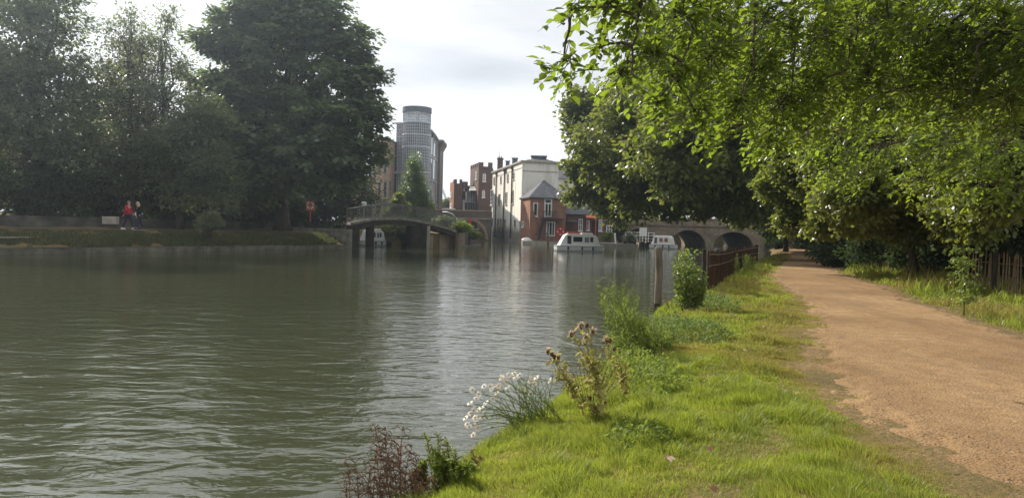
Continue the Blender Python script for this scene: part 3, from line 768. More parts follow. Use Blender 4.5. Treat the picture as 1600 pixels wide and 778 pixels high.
m = MB(); p = at(1206, 390, 96.8); m.box(p.x - .45, p.x + .45, 97.3, 97.99, .35, 1.75); o = m.build('bridge_doorway', M['wood_dark'], base=(p.x, 97.5, .35)); tag(o, 'dark doorway at the foot of the stone bridge', 'doorway')

# north arch, behind the footbridge
NY = 106.0
x0, x1 = at(712, 370, NY).x, at(758.5, 370, NY).x
zt2 = at(730, 330, NY).z; zs2 = at(730, 342.5, NY).z
arch_bridge('brick_arch_bridge', 'single arched brick bridge beside the cream riverside building', at(672, 360, NY).x, at(769, 360, NY).x - .25, NY, NY + 7, [((x0 + x1) / 2, (x1 - x0) / 2, at(735, 345.5, NY).z)], zs2, zt2, M['brick_grey'], M['brick_buff'])
m = MB(); p = at(733, 331, 104.5); q = at(734, 360, 104.5); m.tube([(q.x, 104.5, -1), (q.x, 104.5, q.z)], .13, 8); m.cur = 0
o = m.build('mooring_pole', M['wood_dark'], base=(q.x, 104.5, 0)); tag(o, 'thin pole topped with red rising in front of the brick arch', 'pole')
m = MB(); m.tube([(q.x, 104.5, q.z + .002), (q.x, 104.5, at(734, 340.5, 104.5).z)], .17, 8); m.build('red_top', M['red'], o)

# ------------------------------------------------------------------ castellated brick building
def crenel(m, f, L, z, d=.5, w=.9, h=.7):
    k = max(2, int(L / w)); k += (k + 1) % 2; w = L / k
    for i in range(0, k, 2): f.box(m, i * w, (i + 1) * w, z, z + h, -d, .03)
t = thing('castellated_building', 'dark red brick castle like building with battlements beyond the brick arch bridge', 'building', (-7, 136, 2.3))
cY = 134
def blk(px0, px1, pyt, Y, side, mat, nm):
    A = at(px0, pyt, Y); B = at(px1, pyt, Y); z = A.z
    poly = [(A.x, Y), (B.x, Y), (B.x, Y + 8), (A.x - side, Y + 8)]
    part(nm, mat, t, lambda m: m.prism(poly, 1.5, z))
    f = Facade((A.x, Y), (B.x, Y)); fs = Facade((A.x - side, Y + 8), (A.x, Y))
    def fn(m):
        f.box(m, 0, f.L, z - .35, z - .15, .003, .12)
    pr_ = part('parapet', mat, t, fn)
    for g_ in (f, fs):
        k = max(2, int(g_.L / .9)); k += (k + 1) % 2; w_ = g_.L / k
        for i in range(0, k, 2): part('merlon', mat, pr_, lambda m: g_.box(m, i * w_, (i + 1) * w_, z + .003, z + .7, -.5, .03))
    return f, fs
fa, fas = blk(709.5, 722, 286.5, 130, .9, M['brick_dark'], 'west_wing')
fb, fbs = blk(722.2, 748, 290, 133, .5, M['brick_dark'], 'middle_range')
fc, fcs = blk(748.3, 769.5, 260, 129, 1.9, M['brick_dark'], 'tower')
fl_ = Facade((at(702.5, 300, 133).x, 133.5), (at(709.4, 300, 130).x, 130.01))
part('lit_left_face', M['brick_red'], t, lambda m: m.prism([(at(702.5, 300, 133).x, 133.5), (at(709.4, 300, 130).x, 130.01), (at(709.4, 300, 130).x, 137), (at(703, 300, 133).x, 137)], 1.5, at(705, 284.5, 131).z))  # sunlit left face of the west wing, its light put into the brick
for f, q, ar_ in ((fc, (754, 274, 759.5, 284), 1), (fc, (753, 300, 758, 309), 1), (fcs, (743.3, 268, 745.5, 281), 0), (fb, (727, 300, 730, 316), 0), (fb, (733, 300, 736, 316), 0), (fb, (724, 292, 726, 298), 0), (fl_, (704, 300, 706, 308), 0), (fl_, (704, 318, 706, 325), 0)):
    f.win_px(t, *q, arch=bool(ar_), fw=.15, bars=(1, 1))
fb.win_px(t, 722.5, 312.5, 726.5, 327, fw=.2, bars=(1, 0))
def fn(m):
    a = fb.loc(731, 330); b = fb.loc(747, 296)
    for z in (fb.loc(740, 317)[1], fb.loc(740, 300)[1]): fb.box(m, a[0], b[0], z, z + .15, .003, 1.6)
    for u in np.linspace(a[0] + .05, b[0] - .05, 5): m.bar(fb.P(u, a[1], 1.5), fb.P(u, fb.loc(740, 300)[1], 1.5), .1)
    for i in range(12):
        u = a[0] + (b[0] - a[0]) * i / 11; z = fb.loc(740, 317)[1]; m.bar(fb.P(u, z, 1.55), fb.P(u, z + 1, 1.55), .05)
    z = fb.loc(740, 317)[1]; m.bar(fb.P(a[0], z + 1, 1.55), fb.P(b[0], z + 1, 1.55), .07)
part('verandah', M['grey_metal'], t, fn)
def fn(m):
    a = fb.loc(734, 300); b = fb.loc(747, 293.5)
    m.add([fb.P(a[0], a[1] + .2, 2.2), fb.P(b[0], a[1] + .2, 2.2), fb.P(b[0], b[1] + .2, .02), fb.P(a[0], b[1] + .2, .02)], [(0, 1, 2, 3)])
    m.add([fb.P(a[0], a[1] + .1, 2.2), fb.P(b[0], a[1] + .1, 2.2), fb.P(b[0], b[1] + .1, .02), fb.P(a[0], b[1] + .1, .02)], [(3, 2, 1, 0)])
part('verandah_roof', M['white'], t, fn)
# parked van roof and crane beyond
p = at(691, 330, 122); z0 = 2.3
t = thing('white_van', 'white van roof showing above the bridge parapet beside the office block', 'van', (p.x, 124, z0))
zt_ = at(691, 325.5, 124).z
part('body', M['white'], t, lambda m: (m.box(p.x - .9, p.x + 2.2, 123, 125, z0 + .35, zt_ - .7), m.box(p.x - .6, p.x + 2.1, 123.05, 124.95, zt_ - .7, zt_, top=(p.x - .1, p.x + 1.9, 123.2, 124.8))), bevel=.06)
for x in (p.x - .2, p.x + 1.5): part('wheel', M['dark_metal'], t, lambda m: m.tube([(x, 122.97, z0 + .33), (x, 123.2, z0 + .33)], .33, 14))
part('window', M['glass'], t, lambda m: m.box(p.x + .1, p.x + 1.8, 123.02, 123.06, zt_ - .62, zt_ - .2))
t = thing('tower_crane', 'distant tower crane with a slanting jib beyond the castellated building', 'crane', (at(694, 325, 260).x, 260, 2.3))
a, b = at(697, 315, 260), at(690.5, 297, 260)
def fn(m):
    for dx, dy in ((-.5, 0), (.5, 0), (0, .7)): m.tube([(a.x + dx, 260 + dy, 2.3), (a.x + dx, 260 + dy, a.z)], .1, 5)
    for i in range(8):
        z = 2.3 + (a.z - 2.3) * i / 8; m.bar((a.x - .5, 260, z), (a.x + .5, 260, z + 1), .08)
part('mast', M['grey_metal'], t, fn)
def fn(m):
    for o_ in (Vector((0, 0, 0)), Vector((.5, 0, .3)), Vector((.25, .5, 0))): m.bar(a + o_, b + o_, .14)
    for i in range(12): m.bar(a.lerp(b, i / 12), a.lerp(b, (i + 1) / 12) + Vector((.5, 0, .3)), .08)
part('jib', M['grey_metal'], t, fn)

# ------------------------------------------------------------------ office block with glass stair tower
TY = 112.0
c0 = at(648.7, 300, TY); tr = 21.4 * pxm(TY); tx = c0.x
zt_ = at(650, 169, TY).z; zg = 1.7
t = thing('glass_stair_tower', 'round glazed stair tower with dark cap rising above the footbridge', 'tower', (tx, TY, zg))
def ring(m, z0, z1, r, n_=40, r2=None):
    m.add([(tx + r * math.cos(2 * PI * i / n_), TY + r * math.sin(2 * PI * i / n_), z0) for i in range(n_)] + [(tx + (r2 or r) * math.cos(2 * PI * i / n_), TY + (r2 or r) * math.sin(2 * PI * i / n_), z1) for i in range(n_)],
          [(i, (i + 1) % n_, n_ + (i + 1) % n_, n_ + i) for i in range(n_)] + [list(range(n_))[::-1], list(range(n_, 2 * n_))])
zglass = at(650, 177, TY).z; zlant = at(650, 193, TY).z
part('glazing', M['glass_tower'], t, lambda m: ring(m, zg, zlant, tr - .1))
def fn(m):      # thin shell: daylight shows through the top lantern
    n_ = 40
    for r, fl_p in ((tr - .1, 0), (tr - .14, 1)):
        m.add([(tx + r * math.cos(2 * PI * i / n_), TY + r * math.sin(2 * PI * i / n_), z) for z in (zlant + .01, zglass) for i in range(n_)],
          [((i, (i + 1) % n_, n_ + (i + 1) % n_, n_ + i)) for i in range(n_)])
gm, n_, l_ = nt('clear_lantern_glass')
_p = n_.new('ShaderNodeBsdfTransparent'); _q = n_.new('ShaderNodeBsdfGlossy'); _q.inputs['Roughness'].default_value = .1
_nz = noise(n_, l_, world_pos(n_), 1.0, 2); _c = ramp(n_, l_, _nz, [(.3, (.78, .81, .84)), (.7, (.88, .9, .92))]); l_.new(_c, _p.inputs[0])
_m = n_.new('ShaderNodeMixShader'); _m.inputs[0].default_value = .22; _o = n_.new('ShaderNodeOutputMaterial')
l_.new(_p.outputs[0], _m.inputs[1]); l_.new(_q.outputs[0], _m.inputs[2]); l_.new(_m.outputs[0], _o.inputs[0])
part('lantern_glazing', gm, t, fn)
def fn(m):
    nb = 40
    for i in range(nb):
        a = 2 * PI * i / nb; m.bar((tx + tr * math.cos(a), TY + tr * math.sin(a), zg), (tx + tr * math.cos(a), TY + tr * math.sin(a), zglass), .055, .055)
    z = zg
    while z < zglass:
        for i in range(nb):
            a, b = 2 * PI * i / nb, 2 * PI * (i + 1) / nb
            m.bar((tx + (tr + .01) * math.cos(a), TY + (tr + .01) * math.sin(a), z), (tx + (tr + .01) * math.cos(b), TY + (tr + .01) * math.sin(b), z), .05, .045)
        z += .42
part('mullions', M['steel_light'], t, fn)
for z in (zlant, at(650, 212, TY).z, at(650, 231, TY).z, at(650, 270, TY).z): part('floor_band', M['steel_light'], t, lambda m: ring(m, z - .09, z + .09, tr + .07))
part('cap', M['lead'], t, lambda m: (ring(m, zglass + .005, zt_, tr + .12)))
def fn(m):
    m.tube([(tx + .1, TY, zlant), (tx + .1, TY, zglass)], .25, 10)
part('stair_core', M['grey_metal'], t, fn)
# stepped glazed wing on the left of the tower
t = thing('office_building', 'pale brick office block with glazed wing beside the round stair tower', 'building', (tx - 3, TY + 2, zg))
wa, wb = (at(616.5, 300, TY).x, TY + .8), (tx - tr * .6, TY - .4)
fw_ = Facade(wa, wb); zw = fw_.loc(622, 193)[1]
part('glazed_wing', M['glass_pale'], t, lambda m: m.prism([wa, wb, (wb[0], TY + 6), (wa[0], TY + 6)], zg, zw))
def fn(m):
    nb = 7
    for i in range(nb + 1): u = fw_.L * i / nb; fw_.box(m, max(0, u - .04), u + .04, zg, zw - .003, .003, .1)
    z = zg + .5
    while z < zw: fw_.box(m, 0, fw_.L, z, z + .06, .101, .14); z += .55
    fw_.box(m, -.1, fw_.L, zw - .12, zw + .12, .142, .3)
    _, zb = fw_.loc(622, 270); fw_.box(m, -.1, fw_.L, zb - .15, zb + .15, .142, .4)
part('wing_mullions', M['steel_light'], t, fn)
pa, pb = (at(582, 300, 104).x, 104), (at(615, 300, TY).x, TY + .8)
fp = Facade(pa, pb); zp = fp.loc(600, 215)[1]
part('brick_wing', M['brick_pink'], t, lambda m: m.prism([pa, pb, (pb[0], 124), (pa[0] - 2, 124)], zg - .2, zp))
_, zb = fp.loc(600, 311)
part('base_course', M['concrete'], t, lambda m: fp.box(m, 0, fp.L, zg - .2, zb, .003, .12))
for q in ((590, 285, 594.5, 306), (599, 284, 603.5, 306), (590, 250, 594.5, 270), (599, 249, 603.5, 270), (607.5, 283, 610, 306)): fp.win_px(t, *q, frame='grey_metal', bars=(0, 2), fw=.1)
part('downpipe', M['dark_metal'], t, lambda m: fp.box(m, fp.L - .22, fp.L - .06, zg, zp - .2, .01, .2))
# curved glazed frontage to the right of the tower
cr = []
for px, Y, py in ((669, 112, 203), (673, 113, 206), (677, 115, 211), (680.5, 118, 216), (683, 121.5, 221)):
    q = at(px, py, Y); cr.append((q.x, q.y, q.z))
def fn(m):
    back = [(cr[-1][0] - 3, 128), (cr[0][0] - 2, 126)]
    m.prism([(p[0], p[1]) for p in cr] + back, zg, cr[-1][2] - .3)
    for i in range(len(cr) - 1):
        a, b = cr[i], cr[i + 1]
        m.add([(a[0], a[1], zg), (b[0], b[1], zg), (b[0], b[1], b[2]), (a[0], a[1], a[2]), (a[0] - 2, a[1] + 3, a[2]), (b[0] - 2, b[1] + 3, b[2])], [(3, 2, 5, 4)])
part('curved_front', M['office_brown'], t, fn)
def fn(m):
    for i in range(len(cr) - 1):
        a, b = Vector(cr[i]), Vector(cr[i + 1]); f = Facade((a.x, a.y), (b.x, b.y))
        for z0, z1 in ((zg + 1.5, 4.6), (5.2, 8.4), (9.0, 12.0), (12.5, min(a.z, b.z) - .6)):
            if z1 > z0 + .4: f.box(m, .12 * f.L, .88 * f.L, z0, z1, .01, .06)
part('curtain_glazing', M['glass_pale'], t, fn)
def fn(m):
    for i in range(len(cr)):
        a = Vector(cr[i]); m.bar((a.x + .06, a.y - .12, zg), (a.x + .06, a.y - .12, a.z), .16)
    for i in range(len(cr) - 1):
        a, b = Vector(cr[i]), Vector(cr[i + 1]); m.bar(a + Vector((.1, -.15, .1)), b + Vector((.1, -.15, .1)), .5, .2)
        for z in (4.9, 8.7, 12.2):
            m.bar((a.x + .08, a.y - .1, z), (b.x + .08, b.y - .1, z), .15)
part('frame', M['steel_light'], t, fn)
a = at(684.2, 221, 122.5)
def fn(m):
    m.box(a.x - .2, a.x + .45, 122.2, 128, zg, a.z - 1.2); m.box(a.x - .2, a.x + .45, 122.2, 128, a.z - 1.19, a.z - .3, top=(a.x - .3, a.x + .9, 121.9, 128.3)); m.box(a.x - .3, a.x + .95, 121.8, 128.4, a.z - .295, a.z + .2)
part('end_pier', M['office_brown'], t, fn)
# darker building further left, and a lamp-like tank on a post
t = thing('dark_office_block', 'dark brick building with a blue fascia, glimpsed left of the pale brick office', 'building', (-18, 106, zg))
da, db = (at(559, 300, 106).x, 106), (at(580.5, 300, 106).x, 106.4)
fd = Facade(da, db); zd = fd.loc(570, 276)[1]
part('wall', M['brick_grey'], t, lambda m: m.prism([da, db, (db[0], 116), (da[0], 116)], zg - .2, zd))
_, zb0 = fd.loc(570, 318); _, zb1 = fd.loc(570, 310.5)
part('fascia', M['navy'], t, lambda m: fd.box(m, 0, fd.L, zb0, zb1, .003, .2))
for q in ((562, 288, 566.5, 297), (568.5, 288, 572.5, 297), (575, 288, 579, 297), (562, 301, 566.5, 309), (568.5, 301, 572.5, 309)): fd.win_px(t, *q, frame='grey_metal', bars=(0, 1), fw=.09)
t = thing('pink_brick_block', 'narrow strip of pink brick building at the edge of the chestnut crown', 'building', (-22, 100, zg))
da, db = (at(535, 300, 100).x, 100), (at(558.2, 300, 101).x, 101)
fe = Facade(da, db); ze = fe.loc(550, 280)[1]
part('wall', M['brick_pink'], t, lambda m: m.prism([da, db, (db[0], 110), (da[0], 110)], zg - .2, ze))
fe.win_px(t, 547, 290, 551, 305, frame='grey_metal', bars=(0, 1), fw=.09)

# ------------------------------------------------------------------ footbridge
FB = [(548, 347.5, 58.5), (566, 344.3, 59.3), (583, 341.5, 60.2), (597, 340, 61), (615, 339.3, 62), (632, 340.5, 63), (648, 342.8, 64), (664, 346, 65), (680, 349.8, 66), (696, 354.2, 67), (712, 359.5, 68.2)]
deck = [at(*q) for q in FB]
t = thing('footbridge', 'arched timber and concrete footbridge with slatted railings over the side channel', 'footbridge', (deck[3].x, deck[3].y, 0))
BW = Vector((-.35, .94, 0)) * 2.2
def fn(m):
    for i in range(len(deck) - 1):
        a, b = deck[i], deck[i + 1]
        m.add([a, b, b + BW, a + BW] + [p - Vector((0, 0, .2)) for p in (a, b, b + BW, a + BW)], [(0, 1, 2, 3), (7, 6, 5, 4), (0, 1, 5, 4), (2, 3, 7, 6)] + ([(0, 3, 7, 4)] if i == 0 else []) + ([(1, 2, 6, 5)] if i == len(deck) - 2 else []))
part('deck', M['concrete'], t, fn)
def fn(m):
    for off in (Vector((0, 0, 0)) + BW * .08, BW * .92):
        for i in range(len(deck) - 1):
            a, b = deck[i] + off - Vector((0, 0, .42)), deck[i + 1] + off - Vector((0, 0, .42))
            m.bar(a, b, .2, .35)
part('beam', M['wood_dark'], t, fn)
for off, nm in ((BW * .02, ''), (BW * .98, '')):
    def fn(m):
        cum = [0]
        for i in range(len(deck) - 1): cum.append(cum[-1] + (deck[i + 1] - deck[i]).length)
        def pt(s_):
            for i in range(len(deck) - 1):
                if s_ <= cum[i + 1]: return deck[i].lerp(deck[i + 1], (s_ - cum[i]) / (cum[i + 1] - cum[i])) + off
            return deck[-1] + off
        k = int(cum[-1] / .17)
        for i in range(k + 1):
            p = pt(cum[-1] * i / k); post = i % 12 == 0
            m.bar(p, p + Vector((0, 0, 1.12 if post else 1.05)), .08 if post else .022)
        for i in range(len(deck) - 1):
            m.bar(deck[i] + off + Vector((0, 0, 1.08)), deck[i + 1] + off + Vector((0, 0, 1.08)), .08, .06)
            m.bar(deck[i] + off + Vector((0, 0, .12)), deck[i + 1] + off + Vector((0, 0, .12)), .05, .05)
    part('railing', M['rail_metal'], t, fn)
for px, Y, wd, mt in ((581.5, 60.3, .34, 'wood_dark'), (557, 59.0, .5, 'wood_dark'), (651, 64.3, .9, 'wood_dark'), (661, 64.9, .7, 'wood_dark')):
    p = at(px, 370, Y); zt_ = at(px, 343, Y).z - .5
    def fn(m):
        for k in (.08, .92): q = Vector((p.x, p.y, 0)) + BW * k; m.box(q.x - wd / 2, q.x + wd / 2, q.y - .16, q.y + .16, -1, zt_)
        a = Vector((p.x, p.y, zt_ - .1)); m.bar(a - Vector((wd * .3, 0, 0)), a + BW - Vector((wd * .3, 0, 0)), .22, .25)
    part('pier', M[mt], t, fn)
p = at(669, 370, 65.4); part('pier', M['stone_pale'], t, lambda m: m.box(p.x - .14, p.x + .14, 65.3, 65.6, -1, at(669, 353, 65.4).z))
# islet retaining walls
t = thing('islet_wall', 'brick retaining wall of the islet at the right end of the footbridge', 'wall', (I1.x, I1.y, 0))
zA = at(690, 367, 67).z; zB = at(715, 354.5, 70).z
part('low_wall', M['brick_buff'], t, lambda m: m.prism([(I0.x, I0.y), (I1.x - .02, I1.y), (I1.x - .02, I1.y + .33), (I0.x, I0.y + .35)], -1, zA))
I15 = gnd(726, 385); 
part('pier_wall', M['brick_buff'], t, lambda m: m.prism([(I1.x, I1.y - .12), (I15.x, I15.y - .1), (I15.x, I15.y + .4), (I1.x, I1.y + .4)], -1, zB))
part('curved_wall', M['brick_grey'], t, lambda m: m.prism([(I15.x + .02, I15.y), (I2.x - .7, I2.y - 1.6), (I2.x, I2.y), (I2.x - .2, I2.y + 5), (I2.x - .6, I2.y + 5), (I2.x - .5, I2.y + .3), (I2.x - 1.1, I2.y - 1.2), (I15.x, I15.y + .35)], -1, at(735, 358, 73).z))
part('footing', M['concrete'], t, lambda m: m.prism([(I1.x - .2, I1.y - .35), (I15.x + .2, I15.y - .3), (I2.x - .5, I2.y - 1.9), (I2.x + .25, I2.y - .1), (I2.x - .1, I2.y + .3), (I15.x, I15.y + .2), (I1.x - .2, I1.y + .1)], -1, .12))
# islet slope down from the footbridge
slab('islet_ramp', [(deck[-1].x, deck[-1].y), (I2.x - 1.2, I2.y - .6), (I2.x - 1.0, I2.y + 6), (deck[-1].x + .4, deck[-1].y + 9)], zB - .25, M['ground'], 'planted top of the islet')

# ------------------------------------------------------------------ foliage engine
def leaf_template(kind):
    if kind == 'quad':      # simple kite
        v = np.array([(0, 0, 0), (.32, .45, .05), (0, 1, 0), (-.32, .45, .05)]); f = np.array([[0, 1, 2, 3]]); return v, [f]
    if kind == 'lobed':     # five pointed, plane / sycamore like
        v = np.array([(0, 0, 0), (.52, .22, -.05), (.30, .48, .04), (.42, .86, -.03), (0, 1.05, -.02), (-.42, .86, -.03), (-.30, .48, .04), (-.52, .22, -.05)])
        return v, [np.array([[0, 1, 2, 6], [0, 6, 7, 0]])[:1], np.array([[2, 3, 4], [2, 4, 6], [6, 4, 5], [0, 6, 7]])]
    if kind == 'oval':      # folded, pointed oval
        v = np.array([(0, 0, 0), (.22, .30, .07), (.24, .60, .07), (0, 1, -.06), (-.24, .60, .07), (-.22, .30, .07), (0, .45, 0)])
        return v, [np.array([[0, 1, 2, 6], [0, 6, 4, 5]]), np.array([[6, 2, 3], [6, 3, 4]])]
    if kind == 'narrow':
        v = np.array([(0, 0, 0), (.10, .4, .02), (0, 1, -.08), (-.10, .4, .02)]); return v, [np.array([[0, 1, 2, 3]])]
def leaves(P, D, Nn, S, kind='quad', rnd=None):
    """P positions, D direction of the midrib, Nn rough normal, S sizes"""
    T, Fs = leaf_template(kind)
    D = D / (np.linalg.norm(D, axis=1, keepdims=True) + 1e-9)
    X = np.cross(D, Nn); X /= (np.linalg.norm(X, axis=1, keepdims=True) + 1e-9)
    Z = np.cross(X, D)
    V = P[:, None, :] + S[:, None, None] * (T[None, :, 0, None] * X[:, None] + T[None, :, 1, None] * D[:, None] + T[None, :, 2, None] * Z[:, None])
    k = len(T); off = (np.arange(len(P)) * k)[:, None, None]
    F = [(f[None] + off).reshape(-1, f.shape[1]) for f in Fs]
    r = rng.random(len(P)) if rnd is None else rnd
    return V.reshape(-1, 3), F, np.repeat(r, k)
def rand_dir(n_):
    v = rng.normal(size=(n_, 3)); return v / np.linalg.norm(v, axis=1, keepdims=True)
def limb(a, b, r0, r1, wig=.08, n_=6, sag=0):
    a, b = Vector(a), Vector(b); L = (b - a).length; pts = []; rs = []
    for i in range(n_ + 1):
        f = i / n_; w_ = math.sin(PI * f) * L * wig
        pts.append(a.lerp(b, f) + Vector((random.uniform(-1, 1), random.uniform(-1, 1), random.uniform(-.5, .8))) * w_ * .6 + Vector((0, 0, -sag * math.sin(PI * f)))); rs.append(r0 + (r1 - r0) * f ** .8)
    return pts, rs
def crown_points(blobs, nclump, cr, shell=.5, flat=.6, low_cut=None):
    B = np.array(blobs, float); wts = (B[:, 3] * B[:, 4] * B[:, 5]) ** (.62); wts /= wts.sum()
    idx = rng.choice(len(B), nclump, p=wts); d = rand_dir(nclump)
    rr = (shell + (1 - shell) * rng.random(nclump) ** .7)
    c = B[idx, :3] + d * B[idx, 3:6] * rr[:, None]
    return c, idx, d
def make_crown(blobs, nclump, per, cr, size, kind='quad', shell=.45, flat=.55, droop=.3, up=.7):
    c, idx, dout = crown_points(blobs, nclump, cr, shell)
    crs = cr * rng.uniform(.55, 1.35, nclump)
    P = np.repeat(c, per, 0); rr = np.repeat(crs, per); n_ = len(P)
    q = rand_dir(n_); rad = rng.random(n_) ** .45
    q[:, 2] *= flat; P = P + q * (rad * rr)[:, None]
    out = np.repeat(dout, per, 0)
    P[:, 2] -= droop * rr * (rad ** 2) * .6
    D = q * 1.0 + out * .6 + rand_dir(n_) * .7; D[:, 2] -= droop
    Nn = rand_dir(n_) * (1 - up) + np.array([0, 0, 1.0]) * up + out * .25
    S = size * rng.uniform(.6, 1.3, n_)
    rc = np.repeat(rng.random(nclump), per); rnd = np.clip(.55 * rc + .45 * rng.random(n_), 0, 1)
    return leaves(P, D, Nn, S, kind, rnd), c, idx
def tree(name, label, cat, base, trunk_top, r0, blobs, nclump, per, cr, size, leafmat, bark='bark', kind='quad', group=None, shell=.45, flat=.55, droop=.3, nlimb=None, twigs=60, up=.7, fork=None, cname='crown'):
    base = Vector(base); tt = Vector(trunk_top)
    t = thing(name, label, cat, base, group)
    m = MB(); pts, rs = limb(base - Vector((0, 0, .3)), tt, r0, r0 * .55, .03, 7); rs[0] *= 1.5; rs[1] *= 1.1
    m.tube(pts, rs, 10)
    (V, F, rnd), c, idx = make_crown(blobs, nclump, per, cr, size, kind, shell, flat, droop, up)
    ends = {}
    for i, b in enumerate(blobs):
        bc = Vector(b[:3]); st = pts[-1 - (i % 3)]
        p2, r2 = limb(st, bc, r0 * .42, r0 * .13, .10, 6); m.tube(p2, r2, 7, caps=False); ends[i] = p2
    for j in rng.permutation(nclump)[:twigs]:
        p2 = ends[int(idx[j])]; st = p2[random.choice((2, 3, 4, 5, 6))]
        q2, r2 = limb(st, Vector(c[j]), r0 * .13, r0 * .03, .10, 4); m.tube(q2, r2, 5, caps=False)
    m.build('trunk', M[bark], t, smooth=True)
    link(cname, np_mesh('crown', V, F, rnd), M[leafmat], t)
    return t
def pb(Y, lst, depth=.9):
    """crown masses surveyed at distance Y: (px, py, radius px [, dY])"""
    o_ = []
    for q in lst:
        dy = q[3] if len(q) > 3 else 0; r = q[2] * pxm(Y); p = at(q[0], q[1], Y + dy); o_.append((p.x, p.y, p.z, r, r * depth, r * (q[4] if len(q) > 4 else .9)))
    return o_
def gbase(px, Y, z): p = at(px, 389, Y); return (p.x, Y, z)

# --- left bank trees
Y = 56
tree('chestnut_tree', 'huge dark horse chestnut with layered leaves between the birches and the glass tower', 'tree', gbase(440, Y + 3, 1.2), at(445, 190, Y + 3), .55,
     pb(Y, [(440, 70, 95, 2), (520, 150, 75, 0), (400, 190, 100, 2), (500, 226, 85, -1), (558, 212, 44, 0), (425, 260, 60, 0), (545, 95, 42, 1), (490, 20, 66, 2), (370, 95, 58, 3), (350, 230, 70, 2), (508, 254, 45, 0), (430, -20, 75, 3), (592, 228, 22, 0), (385, 315, 30, 1), (583, 185, 32, 0), (350, 50, 48, 2), (335, 140, 48, 2), (548, 55, 34, 1), (572, 130, 34, 0), (546, 264, 26, 0)]),
     1000, 62, 1.1, .34, 'leaf_left', kind='lobed', shell=.3, flat=.38, droop=.5, twigs=160, up=.8)
tree('bay_tree', 'dense tall tree at the left edge of the far bank, spreading out of the picture', 'tree', gbase(60, 48, 1.3), at(60, 200, 48), .45,
     pb(47, [(40, 60, 95, 0), (-40, 150, 110, 0), (90, 20, 60, 1), (60, 180, 90, 0), (-60, 20, 90, 0), (20, 250, 70, 1), (130, 130, 55, 1), (110, 220, 60, 0), (-130, 120, 110, 0), (50, -40, 60, 0)]),
     760, 75, 1.0, .28, 'leaf_left2', shell=.35, flat=.5, twigs=90)
tree('birch_tree', 'slender sparse tree with airy crown, left one of the pair beside the chestnut', 'tree', gbase(205, 50, 1.3), at(200, 90, 50), .2,
     pb(50, [(190, 60, 42), (205, 20, 26), (165, 100, 36), (215, 130, 50), (180, 190, 60), (225, 60, 25)]), 185, 36, .75, .21, 'leaf_left2', shell=.2, flat=.7, droop=.6, twigs=120, group=None)
tree('birch_tree', 'slender sparse tree whose thin top shows against the bright sky', 'tree', gbase(255, 52, 1.3), at(252, 80, 52), .2,
     pb(52, [(250, 60, 34), (262, 25, 20), (280, 100, 34), (240, 130, 48), (265, 190, 62), (285, 140, 40)]), 170, 36, .75, .21, 'leaf_left2', shell=.2, flat=.7, droop=.6, twigs=120)
tree('copper_beech_tree', 'smaller dark purple leaved tree among the birches on the far bank', 'tree', gbase(215, 55, 1.3), at(212, 180, 55), .2,
     pb(54.5, [(205, 90, 30), (225, 120, 36), (190, 140, 40), (230, 170, 40), (150, 170, 34)]), 150, 60, .8, .24, 'leaf_copper', shell=.2, twigs=40)
tree('lime_tree', 'mid green bushy tree hanging over the towpath below the birches', 'tree', gbase(280, 51, 1.2), at(280, 240, 51), .25,
     pb(50, [(280, 230, 55), (320, 190, 50), (230, 240, 50), (150, 235, 48), (330, 260, 45), (190, 280, 36), (290, 290, 40), (350, 300, 30)]), 460, 70, .85, .24, 'leaf_left2', shell=.3, twigs=60)
for i, (px, Y, top, lab) in enumerate(((-120, 66, 30, 'dark tree furthest left in the belt behind the towpath'), (30, 68, 60, 'dark tree behind the tall left edge tree'), (150, 70, 110, 'dark tree behind the left birch'), (250, 72, 150, 'lower dark tree behind the two birches'), (345, 74, 130, 'dark tree behind the left side of the chestnut'), (460, 76, 110, 'dark tree behind the middle of the chestnut'), (490, 78, 200, 'low dark tree behind the right edge of the chestnut'))):
    b = []
    for k in range(8):
        y = top + 75 + (300 - top) * k / 9; b.append((px + random.uniform(-50, 50), y, random.uniform(48, 66)))
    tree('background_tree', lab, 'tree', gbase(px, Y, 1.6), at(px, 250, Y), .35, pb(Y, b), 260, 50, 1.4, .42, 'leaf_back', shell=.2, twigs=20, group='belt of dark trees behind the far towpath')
def shrub(name, label, base, w_, h, nclump, per, cr, size, mat, kind='quad', group=None, shell=.3, cat='bush', cols=1, dep=None):
    base = Vector(base); t = thing(name, label, cat, base, group)
    dep = dep or w_ * .7
    blobs = [(base.x, base.y, base.z + h * .55, w_ / 2, dep / 2, h * .5)]
    for k in range(5):
        blobs.append((base.x + random.uniform(-.3, .3) * w_, base.y + random.uniform(-.25, .25) * dep, base.z + h * random.uniform(.3, .75), w_ * .28, dep * .28, h * .27))
    (V, F, rnd), c, idx = make_crown(blobs, nclump, per, cr, size, kind, shell, .7, .2, .5)
    V[:, 2] = np.maximum(V[:, 2], base.z - .1)
    m = MB()
    for j in range(min(nclump, 40)):
        q = Vector(c[j]); st = base + Vector((random.uniform(-.12, .12) * w_, random.uniform(-.1, .1) * w_, -.1)); p2, r2 = limb(st, q, .018 + .01 * h, .006, .08, 4); m.tube(p2, r2, 5, caps=False)
    m.build('stems', M['twig'], t); link('foliage', np_mesh('foliage', V, F, rnd), M[mat], t); return t
